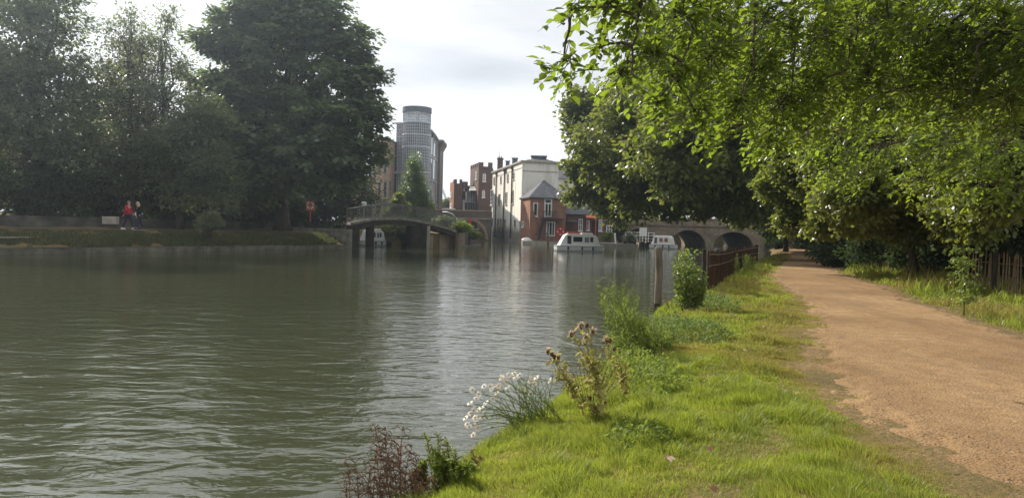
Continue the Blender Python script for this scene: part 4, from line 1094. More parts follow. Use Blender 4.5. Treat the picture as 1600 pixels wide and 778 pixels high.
# understorey behind the low wall
for i, (s_, w_, h_, lab) in enumerate(((-9, 7, 3.4, 'dark shrub at the far left behind the low wall'), (-3, 6, 4.6, 'tall dark shrub left of the white sign block'), (3, 6, 3.8, 'dark shrub behind the white sign block'), (8, 5.5, 4.4, 'dark shrub behind the two walkers'), (13, 6, 3.6, 'dark shrub right of the walkers'), (18, 6, 4.2, 'dark shrub under the chestnut, left of the lifebuoy'), (23, 5, 3.8, 'dark shrub under the chestnut behind the lifebuoy'), (27.5, 5, 3.4, 'dark shrub nearest the footbridge under the chestnut'))):
    p = lb(s_, 10.0, 1.3)
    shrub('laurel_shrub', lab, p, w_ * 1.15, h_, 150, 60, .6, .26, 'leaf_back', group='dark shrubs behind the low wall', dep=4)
p = lb(12.3, 2.6, 1.0); p = at(322, 366, lb(11, 2.4).y); p.z = .9
shrub('willow_bush', 'light green rounded bush at the edge of the far bank, right of the walkers', p, 2.0, 1.65, 60, 70, .26, .13, 'leaf_left2', kind='narrow', cat='bush')
p = at(12, 345, 44); p.z = 1.0
shrub('hazel_bush', 'pale green bush at the extreme left behind the far towpath', (p.x, lb(1, 6).y, 1.1), 3.6, 3.6, 120, 60, .45, .2, 'leaf_left2')

# grass of the far bank
def blades(P, H, W, lean=.35, rnd=None, segs=2):
    n_ = len(P); a = rng.random(n_) * 2 * PI; side = np.column_stack([np.cos(a), np.sin(a), np.zeros(n_)])
    b = vnoise(P[:, 0] * 3.1 + 11, P[:, 1] * 3.1) * 12 + rng.normal(0, .9, n_); ln_ = np.column_stack([np.cos(b), np.sin(b), np.zeros(n_)]) * (H * lean * rng.random(n_) ** .7)[:, None] * 1.6
    up = np.column_stack([np.zeros(n_), np.zeros(n_), H])
    w_ = side * (W / 2)[:, None]
    v0 = P - w_; v1 = P + w_; m_ = P + up * .55 + ln_ * .35; v2 = m_ + w_ * .8; v3 = m_ - w_ * .8; v4 = P + up * .97 + ln_
    V = np.stack([v0, v1, v2, v3, v4], 1).reshape(-1, 3); o_ = (np.arange(n_) * 5)[:, None]
    r = rng.random(n_) if rnd is None else rnd
    return V, [np.array([[0, 1, 2, 3]]) + o_, np.array([[3, 2, 4]]) + o_], np.repeat(r, 5)
n_ = 30000
s_ = rng.uniform(-12, llen, n_); t_ = .22 + 2.7 * rng.random(n_) ** 1.15 ; keep = fbm(s_ * .7, t_ * .7, 2) > .3
s_, t_ = s_[keep], t_[keep]; P = np.column_stack([L0.x + lu.x * s_ + ln.x * t_, L0.y + lu.y * s_ + ln.y * t_, far_h(t_)])
V, F, r_ = blades(P, rng.uniform(.10, .34, len(P)) * (.5 + fbm(s_ * .5, t_ * .5, 2)) * np.clip(1.5 - t_ / 2.4, .25, 1), np.full(len(P), .05), .5)
tag(link('far_bank_grass', np_mesh('far_bank_grass', V, F, r_), M['grass_far']), 'rough grass and weeds on the slope of the far bank', 'grass', kind='stuff')

# rope, sign block, lifebuoy on the far bank
def sag_line(name, label, pts, r, mat, cat):
    m = MB(); m.tube(pts, r, 5); o_ = m.build(name, M[mat], base=pts[0], smooth=True); tag(o_, label, cat); return o_
pts = [at(x, y, lb((x) / 548 * llen * .9, 1.7).y) for x, y in ((-40, 371.5), (30, 371), (90, 370.3), (130, 370.6), (170, 372), (210, 374.5))]
sag_line('mooring_rope', 'long pale rope lying along the far bank at the left', pts, .028, 'rope', 'rope')
pts = [at(x, y, lb((x) / 548 * llen * .93, 1.7).y) for x, y in ((342, 366), (352, 369.5), (362, 370), (374, 368), (384, 369.5))]
sag_line('mooring_rope', 'short pale rope on the far bank right of the willow bush', pts, .028, 'rope', 'rope')
p = at(171.5, 349, 46.5)
m = MB(); m.box(p.x - .44, p.x + .44, 46.4, 46.8, p.z - .05, p.z + .42); o = m.build('stone_block', M['stone_pale'], base=(p.x, 46.6, p.z), bevel=.03)
tag(o, 'pale rectangular stone block on the far path left of the walkers', 'stone block')
p = at(485, 321, lb(llen * .9, 6).y)
p = at(485, 321, 55.6)
lifebuoy('round lifebuoy on a red board under the chestnut on the far bank', p, Vector((.1, -.99, 0)).normalized(), .75, 'orange', 'white')

# --- islet trees
p = at(645, 352, 84)
Y = 84
tree('columnar_tree', 'tall narrow bright green tree on the islet in front of the glass tower', 'tree', (p.x, Y, 1.1), at(646, 262, Y), .22,
     pb(Y, [(648, 252, 10, 0, 1.6), (647, 272, 16, 0, 1.4), (648, 295, 22, 0, 1.2), (646, 316, 27, 0, 1.0), (650, 332, 27), (668, 322, 14), (626, 320, 16)]), 420, 60, .5, .2, 'leaf_conifer', shell=.25, flat=.9, twigs=40)
Y = 80; p = at(618, 352, Y)
tree('elder_tree', 'low pale green leafy tree on the islet left of the columnar tree', 'tree', (p.x, Y, 1.1), at(620, 335, Y), .15, pb(Y, [(620, 320, 10), (612, 330, 10), (630, 324, 10), (624, 306, 5), (604, 335, 6)]), 130, 50, .45, .2, 'leaf_mid', shell=.2, twigs=30)
for px0, px1, py0, py1, Y, lab, mt in ((590, 622, 345, 384, 69, 'sunlit green ivy bush under the left of the footbridge', 'leaf_mid'), (615, 648, 346, 385, 68, 'dark ivy bush under the crown of the footbridge', 'leaf_back'), (636, 668, 352, 386, 70, 'dark creeper behind the footbridge piers', 'leaf_back'), (706, 736, 348, 362, 70, 'rough weeds on top of the islet brick pier', 'leaf_weed'), (728, 752, 362, 372, 76, 'yellow green plants along the top of the curved islet wall', 'leaf_weed'), (676, 722, 340, 356, 72, 'pale scrub beside the ramp of the footbridge', 'leaf_left2')):
    a = at(px0, py1, Y); b = at(px1, py0, Y)
    shrub('ivy_bush' if 'ivy' in lab or 'creeper' in lab else 'weed_clump', lab, ((a.x + b.x) / 2, Y, a.z), b.x - a.x, b.z - a.z, 70, 60, .28, .15, mt, dep=1.5)
m = MB(); p = at(694, 333, 71); q = at(722, 346, 70)
q0 = [at(692, 331, 72), at(700, 331.5, 71), at(708, 335, 70.5), at(714, 345, 70), at(718, 355, 70)]
m.tube(q0, .05, 6)
for k in range(5): m.tube([q0[k], q0[k] - Vector((0, 0, .9))], .035, 5)
o = m.build('handrail', M['grey_metal'], base=q0[2]); tag(o, 'curved grey handrail at the right end of the footbridge', 'handrail')

# tree seen far between tower and castle
Y = 175
tree('distant_tree', 'hazy green tree far off between the office block and the castellated building', 'tree', gbase(696, Y, 2.3), at(696, 325, Y), .3, pb(Y, [(688, 327, 9), (697, 320, 8), (704, 318, 9), (693, 330, 8)]), 160, 40, 1.0, .4, 'leaf_mid', twigs=5)

# --- right bank trees
Y = 62
tree('plane_tree', 'great spreading plane tree overhanging the river in front of the stone bridge', 'tree', (27.0, 61, .35), (24.5, 62, 8.5), .6,
     pb(Y, [(1050, 215, 95, 4), (955, 225, 62, 0), (975, 292, 58, 0), (1110, 170, 95, 5), (1130, 270, 68, 4), (1040, 285, 46, 0), (925, 185, 42, 0), (1180, 230, 90, 6), (960, 150, 40, 1), (1010, 130, 55, 2), (1090, 318, 30, 2), (1030, 316, 24, 2), (925, 262, 38, 0), (1160, 322, 32, 6), (1200, 320, 50, 8), (1150, 90, 90, 6), (1060, 60, 70, 4), (945, 306, 26, 0), (1240, 280, 70, 10), (905, 160, 24, 0), (1000, 318, 20, 0), (960, 230, 60, -9), (1040, 240, 80, -8), (1000, 170, 50, -9), (1110, 278, 50, -6), (985, 295, 28, -7), (1170, 300, 50, -4), (1230, 230, 70, 2), (1060, 235, 62, -17), (1130, 225, 62, -16), (1100, 160, 75, -16), (1175, 290, 40, -14), (1050, 326, 16, 0), (1135, 328, 20, 2), (985, 322, 16, 0), (912, 215, 28, 0), (906, 260, 22, 0), (902, 300, 20, 0)]),
     2300, 80, 1.0, .25, 'leaf_plane', bark='bark_plane', kind='lobed', shell=.35, flat=.6, droop=.45, twigs=120, up=.5)
for px, Y, lab, bl in ((1228, 74, 'slim tree with twin dark trunk at the end of the path', [(1228, 300, 50), (1240, 340, 32), (1215, 345, 28), (1260, 320, 40), (1228, 250, 60)]),
                   (1335, 47, 'broad tree arching over the shaded stretch of the path', [(1130, 250, 62), (1190, 250, 60), (1090, 215, 60), (1250, 250, 60), (1150, 190, 75), (1040, 225, 45), (1220, 190, 70), (1150, 290, 40), (1290, 300, 50)]),
                   (1300, 70, 'dark tree behind the hedge right of the path end', [(1300, 250, 80), (1290, 320, 60), (1330, 330, 60), (1310, 380, 40)]),
                   (1400, 60, 'dark tree deep in the shade behind the sycamore', [(1400, 230, 90), (1380, 320, 75), (1450, 330, 70), (1420, 390, 50)]),
                   (1530, 50, 'dark tree behind the paling fence on the right', [(1530, 200, 120), (1500, 310, 90), (1590, 300, 90), (1560, 380, 60)]),
                   (1700, 46, 'dark tree beyond the right edge of the frame', [(1700, 200, 130), (1680, 320, 110), (1780, 300, 90)]),
                   (1180, 118, 'tree behind the right end of the stone bridge', [(1180, 300, 70), (1130, 310, 50), (1240, 320, 60), (1200, 250, 60)]),
                   (1050, 125, 'tree rising behind the middle of the stone bridge', [(1050, 290, 60), (1010, 300, 45), (1100, 295, 50)])):
    tree('woodland_tree', lab, 'tree', gbase(px, Y, GZ if Y < 100 else 2.2), at(px, 310, Y), .22 if px == 1228 else .35, pb(Y, bl), 600 if px == 1335 else 240, 70, .9 if px == 1335 else 1.3 if Y < 100 else 2, .26 if px == 1335 else .42, 'leaf_plane' if px == 1335 else 'leaf_back', shell=.15, twigs=20, group='dark trees behind the right verge')
# second stem of the twin trunk
# mid-distance sycamores right of path
Y = 27
tree('sycamore_tree', 'forked sycamore leaning over the verge with sunlit leaves right of the path', 'tree', (at(1428, 400, Y).x, Y, .45), at(1425, 300, Y), .17,
     pb(Y, [(1330, 230, 75, 0), (1270, 260, 60, 2), (1400, 250, 75, 0), (1260, 170, 70, 3), (1330, 130, 80, 2), (1225, 215, 45, 3), (1310, 300, 42, 0), (1390, 315, 40, -1), (1450, 300, 55, -1), (1430, 180, 80, 0), (1250, 320, 34, 4), (1350, 60, 90, 2), (1212, 285, 30, 4), (1290, 345, 30, 2), (1350, 340, 34, 0), (1410, 345, 30, -1), (1470, 340, 32, -2), (1240, 345, 24, 4), (1330, 300, 50, -3), (1440, 260, 60, -3)]),
     1700, 80, .5, .135, 'leaf_mid', kind='lobed', shell=.25, flat=.6, droop=.45, twigs=140, up=.5)
Y = 21
tree('ash_tree', 'tree with a pale sunlit trunk behind the paling fence at the right edge', 'tree', (at(1590, 400, 23).x + .2, 23, .45), (at(1580, 300, 23).x, 23, 5), .27,
     pb(Y, [(1500, 240, 75, 0), (1570, 260, 65, 0), (1540, 170, 85, 0), (1470, 190, 70, 1), (1620, 200, 90, 0), (1540, 310, 45, -1), (1500, 320, 35, 0), (1480, 110, 90, 2), (1600, 90, 100, 0), (1680, 280, 70, 0), (1560, 300, 45, -3), (1590, 250, 60, -3.5), (1530, 345, 30, -1), (1490, 350, 26, 0), (1600, 180, 60, -4), (1520, 260, 60, -2)]),
     1400, 80, .45, .11, 'leaf_mid', kind='lobed', shell=.25, flat=.6, droop=.45, twigs=120, up=.5, bark='bark_plane')
# dark hedge / undergrowth under the trees
for px, Y, w_, h_, lab in ((1300, 44, 5, 3.6, 'hedge bush where the path bends into shade'), (1345, 38, 5, 3.2, 'dark bush left of the sycamore trunk'), (1400, 33, 4.5, 2.8, 'dark bush behind the sycamore trunk'), (1460, 29, 4.2, 2.8, 'dark bush right of the sycamore trunk'), (1515, 27, 4.2, 2.8, 'dark bush behind the left end of the paling fence'), (1580, 25, 4.5, 2.8, 'dark bush behind the right part of the paling fence'), (1250, 85, 9, 4, 'shaded bush beyond the end of the path'), (1215, 90, 3, 2.2, 'small bush by the bridge doorway'), (1660, 22, 5, 3, 'dark bush beyond the right end of the paling fence')):
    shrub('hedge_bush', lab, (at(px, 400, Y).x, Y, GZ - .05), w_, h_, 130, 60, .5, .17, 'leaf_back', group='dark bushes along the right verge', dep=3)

# ------------------------------------------------------------------ near overhanging tree (detailed twigs and leaves)
t = thing('overhanging_tree', 'near tree whose sunlit leafy boughs hang over the path from the right', 'tree', (10.5, 9.0, GZ))
m = MB(); base = Vector((10.5, 9.0, GZ - .2)); top = Vector((9.6, 9.2, 6.5))
pts, rs = limb(base, top, .36, .24, .03, 6); m.tube(pts, rs, 12)
#  (px, py, radius px, depth, number of twigs)
NB = [(895, 14, 26, 6.6, 8), (945, 8, 36, 6.9, 15), (880, 96, 20, 6.8, 6), (905, 112, 14, 6.9, 4), (858, 110, 12, 6.7, 3), (930, 80, 16, 7.2, 6), (990, 18, 50, 7.4, 32), (968, 118, 24, 7.4, 12), (1005, 85, 42, 7.8, 32),
      (1050, 30, 65, 8.2, 90), (1045, 115, 40, 8.4, 45), (1025, 165, 28, 8.0, 18), (1100, 90, 60, 9.0, 110), (1110, 20, 60, 9.0, 100), (1085, 175, 34, 8.8, 30), (1140, 165, 45, 9.6, 70), (1125, 215, 20, 9.4, 12), (1060, 200, 14, 8.6, 6),
      (1180, 40, 75, 9.8, 170), (1170, 120, 60, 10, 120), (1215, 170, 55, 10.4, 110), (1195, 225, 28, 10.4, 24), (1260, 60, 80, 10.6, 220), (1260, 150, 60, 10.8, 130), (1340, 40, 80, 11.2, 230), (1330, 130, 70, 11.4, 170),
      (1420, 50, 80, 11.6, 220), (1400, 140, 65, 11.6, 130), (1490, 50, 80, 11.4, 210), (1480, 140, 60, 11.4, 110), (1560, 50, 80, 11, 210), (1560, 150, 70, 11, 140), (1620, 90, 80, 10.6, 160), (1280, -40, 90, 9.6, 150), (1420, -50, 90, 10.2, 150), (1120, -50, 80, 8.4, 120), (980, -50, 60, 7.0, 60), (1560, -50, 90, 10, 140), (1680, 0, 100, 9.6, 120), (1250, 215, 45, 14.5, 60), (1310, 215, 60, 15, 130), (1390, 225, 60, 15.2, 130), (1470, 225, 60, 15, 130), (1560, 225, 60, 14.5, 120), (1350, 275, 40, 15.5, 55), (1440, 285, 40, 15.5, 50), (1530, 290, 40, 15, 50), (1290, 265, 34, 15.5, 30), (1600, 290, 40, 14.5, 40)]
Pl, Dl, Nl, Sl = [], [], [], []
def bough(a, b, r0, r1, k=8, sag=0.0):
    p_, r_ = limb(a, b, r0, r1, .07, k, sag); m.tube(p_, r_, 7, caps=False); return p_
hubs = {}
mains = [bough(top, at(1500, -150, 10.4), .16, .09), bough(top, at(1300, -190, 9.2), .15, .08), bough(top, at(1640, -60, 10.4), .13, .07)]
mains.append(bough(mains[1][-1], at(1040, -110, 7.6), .08, .035)); mains.append(bough(mains[0][-1], at(1330, 20, 11), .07, .03)); mains.append(bough(mains[0][4], at(1480, 40, 11.2), .07, .03))
for a_, b_ in (((1190, -60, 9.4), (1160, 195, 9.3)), ((1350, -70, 10.4), (1322, 110, 10.4)), ((1420, -60, 10.8), (1345, 105, 10.6)), ((1015, -60, 7.1), (985, 118, 7.1)), ((1545, -60, 10.6), (1515, 160, 10.4)), ((1110, -60, 8.3), (1060, 120, 8.0)), ((1250, -60, 9.8), (1235, 150, 9.8))):
    mains.append(bough(at(*a_), at(*b_), .032, .008, 8))
allp = [q for p_ in mains for q in p_]
for px, py, r, Yd, nt_ in NB:
    cpt = at(px, py, Yd); src = min(allp, key=lambda q: (q - cpt).length + max(0, cpt.z - q.z) * 2)
    hb = bough(src, cpt, .02, .008, 7, -.05) if (src - cpt).length > .3 else [src, cpt]
    allp += hb[3:]
    rm = r * pxm(Yd)
    nt_ = int(nt_ * (.85 if Yd < 8 else .62))
    for i in range(nt_):
        d = Vector(rand_dir(1)[0]); tip = cpt + Vector((d.x * rm, d.y * rm * 1.25, d.z * rm)) * random.uniform(.5, 1.05)
        st = cpt.lerp(tip, random.uniform(.0, .35)) + Vector((random.uniform(0, .3), 0, random.uniform(0, .2))) * rm
        L_ = random.uniform(.35, .6); dr = ((tip - st).normalized() + Vector((random.uniform(-.9, .3), random.uniform(-.5, .5), random.uniform(-.7, .1)))).normalized()
        ps = []
        k = 7
        for j in range(k + 1):
            f = j / k; ps.append(tip + dr * L_ * (f - .5) - Vector((0, 0, .10 * f * f)))
        if random.random() < .75: m.tube([st] + ps[:1] + ps[3:4] + ps[-1:], [.006, .005, .0035, .0015], 4, caps=False)
        side = dr.cross(Vector((0, 0, 1))); side = side.normalized() if side.length > 1e-3 else Vector((1, 0, 0))
        nleaf = random.randint(8, 12)
        for j in range(nleaf):
            f = (j + .5) / nleaf; q = ps[int(f * k)]; sgn = 1 if j % 2 else -1
            Pl.append(q); dd = dr * .55 + side * sgn * .9 + Vector((random.uniform(-.35, .35), random.uniform(-.35, .35), random.uniform(-.6, .15)))
            Dl.append(dd); Nl.append(Vector((0, 0, 1)) + Vector(rand_dir(1)[0]) * .65); Sl.append(random.triangular(.05, .155, .095) * (1.0 if Yd < 9 else 1.0 if Yd < 13 else 1.05))
m.build('trunk', M['bark'], t, smooth=True)
V, F, r_ = leaves(np.array([tuple(p) for p in Pl]), np.array([tuple(p) for p in Dl]), np.array([tuple(p) for p in Nl]), np.array(Sl), 'oval')
link('crown', np_mesh('crown', V, F, r_), M['leaf_near'], t)

# ------------------------------------------------------------------ grass of the near bank
def grass_region(n_, ymin, ymax, side, hmin, hmax, wk, lean=.45, seed=0, dens=None, ypow=1.0, xspan=9):
    y = ymin + (ymax - ymin) * rng.random(n_) ** ypow
    if side == 'L':
        e, pl = edge_x(y), path_l(y); x = e + .02 + (pl + .5 - e) * rng.random(n_); over = x - pl
        keep = (over < .06) | (rng.random(n_) < np.clip(.9 - over * 1.9, 0, 1) * (fbm(x * 2.6, y * 2.6, 3) > .50 + over * .12))
        t_ = (x - e)
    else:
        pr = path_r(y); x = pr - .4 + xspan * rng.random(n_) ** 1.2; over = pr - x
        keep = (over < -.1) | (rng.random(n_) < np.clip(.35 - over * 1.0, 0, 1) * (fbm(x * 3, y * 3, 2) > .48))
        t_ = x - pr
    x, y, t_ , over = x[keep], y[keep], t_[keep], over[keep]
    z = near_h(x, y)
    cl = fbm(x * 1.7 + 40, y * 1.7, 3); fine = fbm(x * 7, y * 7 + 9, 2)
    H = (hmin + (hmax - hmin) * np.clip((cl - .36) * 3.2, 0, 1)) * rng.uniform(.45, 1.35, len(x)) * (.35 + 1.3 * fine)
    H *= np.clip(.25 - over / .5, .38, 1)
    W = np.maximum(.0035, y * wk) * rng.uniform(.7, 1.3, len(x))
    return x, y, z, H, W, cl
parts = []
for a in ((300000, 3.2, 9.5, 'L', .035, .105, .0007, .5, 1.35), (150000, 9.5, 24, 'L', .04, .12, .0009, .5, 1.3), (40000, 24, 60, 'L', .08, .2, .0011, .5, 1.0),
          (60000, 7, 22, 'R', .05, .20, .0009, .4, 1.0), (60000, 20, 52, 'R', .10, .36, .001, .4, 1.0)):
    x, y, z, H, W, cl = grass_region(a[0], a[1], a[2], a[3], a[4], a[5], a[6], ypow=a[8])
    parts.append((x, y, z, H, W, cl, a[3]))
X = np.concatenate([p[0] for p in parts]); Yv = np.concatenate([p[1] for p in parts]); Zv = np.concatenate([p[2] for p in parts]); H = np.concatenate([p[3] for p in parts]); W = np.concatenate([p[4] for p in parts])
dry = fbm(X * .9 + 7, Yv * .6 + 3, 3) + .18 * np.clip(1 - np.abs(path_l(Yv) - X) / .9, 0, 1) + rng.normal(0, .07, len(X)) + .10 * (Yv > 14)
isdry = dry > .64
for sel, mt, nm, lab in ((~isdry, 'grass', 'grass', 'bright green grass covering the near bank and verge'), (isdry, 'grass_dry', 'dry_grass', 'yellowing grass patches along the path edges')):
    P = np.column_stack([X, Yv, Zv - .01])[sel]
    rr = np.clip(fbm(P[:, 0] * 2.3, P[:, 1] * 2.3, 2) * .9 + rng.normal(0, .22, len(P)), 0, 1)
    V, F, r_ = blades(P, H[sel], W[sel], .55, rr)
    tag(link(nm, np_mesh(nm, V, F, r_), M[mt]), lab, 'grass', kind='stuff')
# tall seeding grasses
n_ = 4200
y = rng.uniform(20, 42, n_); x = path_r(y) + .8 + rng.random(n_) ** .8 * 5.5; z = near_h(x, y)
V, F, r_ = blades(np.column_stack([x, y, z]), rng.uniform(.3, .75, n_), np.full(n_, .012), .4)
tag(link('tall_grass', np_mesh('tall_grass', V, F, r_), M['grass_dry']), 'tall seeding grass stems along the right verge', 'grass', kind='stuff')

# ------------------------------------------------------------------ fences
def paling_fence(name, label, pts, h, mat, posts, wire_mat, wires, gap=1.0):
    t = thing(name, label, 'fence', pts[0])
    cum = [0]
    for i in range(len(pts) - 1): cum.append(cum[-1] + (pts[i + 1] - pts[i]).length)
    def pt(s_):
        for i in range(len(pts) - 1):
            if s_ <= cum[i + 1] + 1e-6: return pts[i].lerp(pts[i + 1], (s_ - cum[i]) / (cum[i + 1] - cum[i]))
        return pts[-1]
    def fn(m):
        s_ = .05
        while s_ < cum[-1]:
            p = pt(s_); hh = h * random.uniform(.94, 1.04); ln_ = Vector((random.uniform(-.03, .03), random.uniform(-.03, .03), 0)); w_ = random.uniform(.026, .04)
            d = (pt(min(s_ + .1, cum[-1])) - pt(s_ - .05)).normalized(); q = p + ln_ + Vector((0, 0, hh))
            m.bar(p - Vector((0, 0, .05)), q, .016, w_, up=d); m.add([q + d * w_ / 2, q - d * w_ / 2, q + Vector((0, 0, .06))], [(0, 1, 2)])
            s_ += random.uniform(.052, .075) * gap
    o_ = part('palings', mat, t, fn)
    for s_ in posts:
        p = pt(s_ * cum[-1]); part('fence_post', M['wood_dark'], t, lambda m: m.tube([p - Vector((0, 0, .3)) + Vector((-.07, .03, 0)), p + Vector((-.08, .05, h * 1.05))], [.055, .05], 8))
    for f, off in wires:
        def fn(m):
            k = 24; m.tube([pt(cum[-1] * i / k) + Vector((.03 * off, -.03, h * f + .008 * math.sin(i * 1.3))) for i in range(k + 1)], .006, 5)
        part('wire', M[wire_mat], t, fn)
    return t
fp_ = [gnd(1104, 460, GZ - .05), gnd(1128, 440, GZ - .05), gnd(1150, 425, GZ - .05), gnd(1170, 416, GZ - .05), gnd(1184, 411, GZ)]
for q in fp_: q.z = float(near_h(q.x, q.y)) 
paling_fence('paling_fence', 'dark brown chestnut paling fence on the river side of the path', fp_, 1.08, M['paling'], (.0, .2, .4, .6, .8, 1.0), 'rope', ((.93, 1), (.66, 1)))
fr_ = [gnd(1500, 457, GZ), gnd(1545, 462, GZ), gnd(1590, 468, GZ), gnd(1680, 480, GZ)]
for q in fr_: q.z = float(near_h(q.x, q.y))
paling_fence('paling_fence', 'sunlit brown paling fence with pale twine at the right edge under the trees', fr_, 1.12, M['paling_lit'], (.0, .33, .66, 1.0), 'wire_orange', ((.78, 1),), gap=1.8)
# mooring post
p = gnd(1026.5, 486, 0.0); ptop = at(1028.5, 386, p.y)
t = thing('mooring_post', 'grey weathered round timber post standing at the water edge', 'post', (p.x, p.y, -.6))
def fn(m):
    m.tube([(p.x, p.y, -.6), (p.x + .005, p.y, .2), (p.x + .02, p.y, 1.0), (ptop.x, p.y, ptop.z - .03), (ptop.x, p.y, ptop.z)], [.09, .09, .086, .088, .072], 14)
part('shaft', M['wood_old'], t, fn, smooth=False)
part('tide_mark', M['wood_dark'], t, lambda m: m.tube([(p.x, p.y, -.6), (p.x, p.y, .14 + .05)], [.095, .093], 14))

# ------------------------------------------------------------------ plants of the near bank
def plant(name, label, cat, base, mats):
    return thing(name, label, cat, base)
def leafy(t, P, D, S, mat, kind, nm='leaves', Nn=None, rnd=None):
    P = np.array([tuple(p) for p in P]); D = np.array([tuple(p) for p in D]); Nn = rand_dir(len(P)) * .5 + np.array([0, 0, 1.0]) if Nn is None else np.array([tuple(q) for q in Nn])
    V, F, r_ = leaves(P, D, Nn, np.array(S), kind, rnd); return link(nm, np_mesh(nm, V, F, r_), M[mat], t)
def stem_pts(a, b, bend, k=8):
    a, b = Vector(a), Vector(b); return [a.lerp(b, i / k) + Vector(bend) * math.sin(PI * i / k) + Vector((random.uniform(-1, 1), random.uniform(-1, 1), 0)) * .006 for i in range(k + 1)]
RV = lambda k: Vector((random.uniform(-1, 1), random.uniform(-1, 1), random.uniform(-1, 1))) * k

# willow-herb: feathery green clump at the edge
b0 = gnd(1000, 570, .18); b0.z = float(near_h(b0.x, b0.y))
t = plant('willowherb_clump', 'tall feathery green waterside plant leaning over the water left of the post', 'plant', b0, None)
m = MB(); P, D, S = [], [], []
tips = []
for i in range(46):
    f = i / 45; px = 936 + 110 * f ** 1.0 + random.uniform(-8, 8); py = 440 + 75 * f ** 1.4 + random.uniform(-5, 45)
    if 975 < px < 1010: py -= 8
    Yd = b0.y + random.uniform(-.5, .7); tips.append(at(px, py, Yd))
for tp in tips:
    st = b0 + Vector((random.uniform(-.25, .45), random.uniform(-.4, .5), -.03)) + Vector(((tp.x - b0.x) * .35, 0, 0)); st.z = max(.0, float(near_h(st.x, st.y)))
    ps = stem_pts(st, tp, (-.05, 0, .06), 12); m.tube(ps, [.005 - .0035 * j / 12 for j in range(13)], 4, caps=False)
    for j in range(2, 13):
        for k in range(9):
            q = ps[j] + RV(.03); P.append(q); d = RV(1) + Vector((0, 0, .6)); D.append(d); S.append(random.uniform(.05, .11) * (1.15 - j / 20))
        if random.random() < .35:
            q = ps[j] + RV(.05) + Vector((random.uniform(-.12, .12), 0, .1)); m.tube([ps[j], q], [.0025, .001], 3, caps=False)
            for k in range(5): P.append(ps[j].lerp(q, .4 + k * .15)); D.append(RV(1) + Vector((0, 0, .4))); S.append(random.uniform(.03, .05))
m.build('stems', M['stem_green'], t); leafy(t, P, D, S, 'leaf_weed', 'narrow')

# glossy bush right of the post
b0 = gnd(1073, 488, GZ - .1); b0.z = float(near_h(b0.x, b0.y))
t = plant('sallow_bush', 'upright leafy bush with pale glossy leaves between the post and the paling fence', 'bush', b0, None)
m = MB(); P, D, S = [], [], []
for i in range(34):
    a = random.uniform(0, 2 * PI); hgt_ = random.uniform(.55, 1.25); rr_ = .34 * math.sqrt(random.random()) * (1 if hgt_ < 1.1 else .6)
    tp = b0 + Vector((math.cos(a) * rr_ * 1.0, math.sin(a) * rr_, hgt_)); ps = stem_pts(b0 + Vector((math.cos(a) * .06, math.sin(a) * .06, -.02)), tp, (math.cos(a) * .05, 0, 0), 9)
    m.tube(ps, [.007 - .005 * j / 9 for j in range(10)], 5, caps=False)
    for j in range(3, 10):
        for k in range(11): P.append(ps[j] + RV(.07)); D.append(RV(1) + Vector((0, 0, .15)) + Vector((math.cos(a), math.sin(a), 0)) * .5); S.append(random.uniform(.045, .085))
m.build('stems', M['twig'], t); leafy(t, P, D, S, 'leaf_bush', 'oval', Nn=[RV(.9) + Vector((-.3, -.6, .6)) for _ in P])

# sapling on the right verge
b0 = gnd(1506, 492, GZ); b0.z = float(near_h(b0.x, b0.y))
t = plant('sapling', 'small leafy sapling standing on the right verge before the paling fence', 'sapling', b0, None)
m = MB(); P, D, S = [], [], []
sap_top = at(1503, 396, b0.y)
ps0 = stem_pts(b0, sap_top, (.03, 0, 0), 10); m.tube(ps0, [.014 - .010 * j / 10 for j in range(11)], 6)
for i in range(46):
    j = random.randint(2, 10); hh = j / 10; r_ = .30 * (1.1 - abs(hh - .55)); a = random.uniform(0, 2 * PI)
    tp = ps0[j] + Vector((math.cos(a) * r_, math.sin(a) * r_, random.uniform(-.08, .14))); ps = stem_pts(ps0[j], tp, (0, 0, .03), 4); m.tube(ps, .003, 4, caps=False)
    for q in ps[1:]:
        for k in range(4): P.append(q + RV(.03)); D.append(RV(1) + Vector((0, 0, -.1))); S.append(random.uniform(.05, .095))
m.build('stems', M['twig'], t); leafy(t, P, D, S, 'leaf_bush', 'oval')

# daisies leaning over the water
b0 = gnd(822, 668, .16); b0.z = float(near_h(b0.x, b0.y))
t = plant('daisy_clump', 'clump of white oxeye daisies leaning out over the water', 'flowers', b0, None)
fl_px = [(734, 629), (727, 652), (733, 666), (739, 679), (746, 668), (752, 636), (748, 640), (740, 640), (744, 622), (757, 645), (759, 628), (768, 607), (779, 602), (784, 590), (738, 609), (748, 615), (776, 613), (790, 596), (781, 589), (803, 583), (806, 590), (812, 586), (831, 590), (828, 597), (835, 599), (756, 603), (766, 603), (793, 604), (795, 585), (818, 607), (826, 612), (735, 645), (742, 652), (730, 662), (745, 660), (770, 622), (838, 589), (858, 594), (753, 652)]
m = MB(); P, D, S = [], [], []
heads = []
for px, py in fl_px:
    Yd = b0.y + random.uniform(-.25, .25); hp = at(px, py, Yd); st = b0 + Vector((random.uniform(-.12, .2), random.uniform(-.12, .12), -.04)); st.z = float(near_h(st.x, st.y))
    ps = stem_pts(st, hp, (.0, 0, .05), 8); m.tube(ps, [.0035 - .0015 * j / 8 for j in range(9)], 4, caps=False); heads.append((hp, ps))
    for j in range(1, 7):
        for k in range(3): P.append(ps[j]); D.append(RV(1) + Vector((0, 0, .5))); S.append(random.uniform(.02, .05))
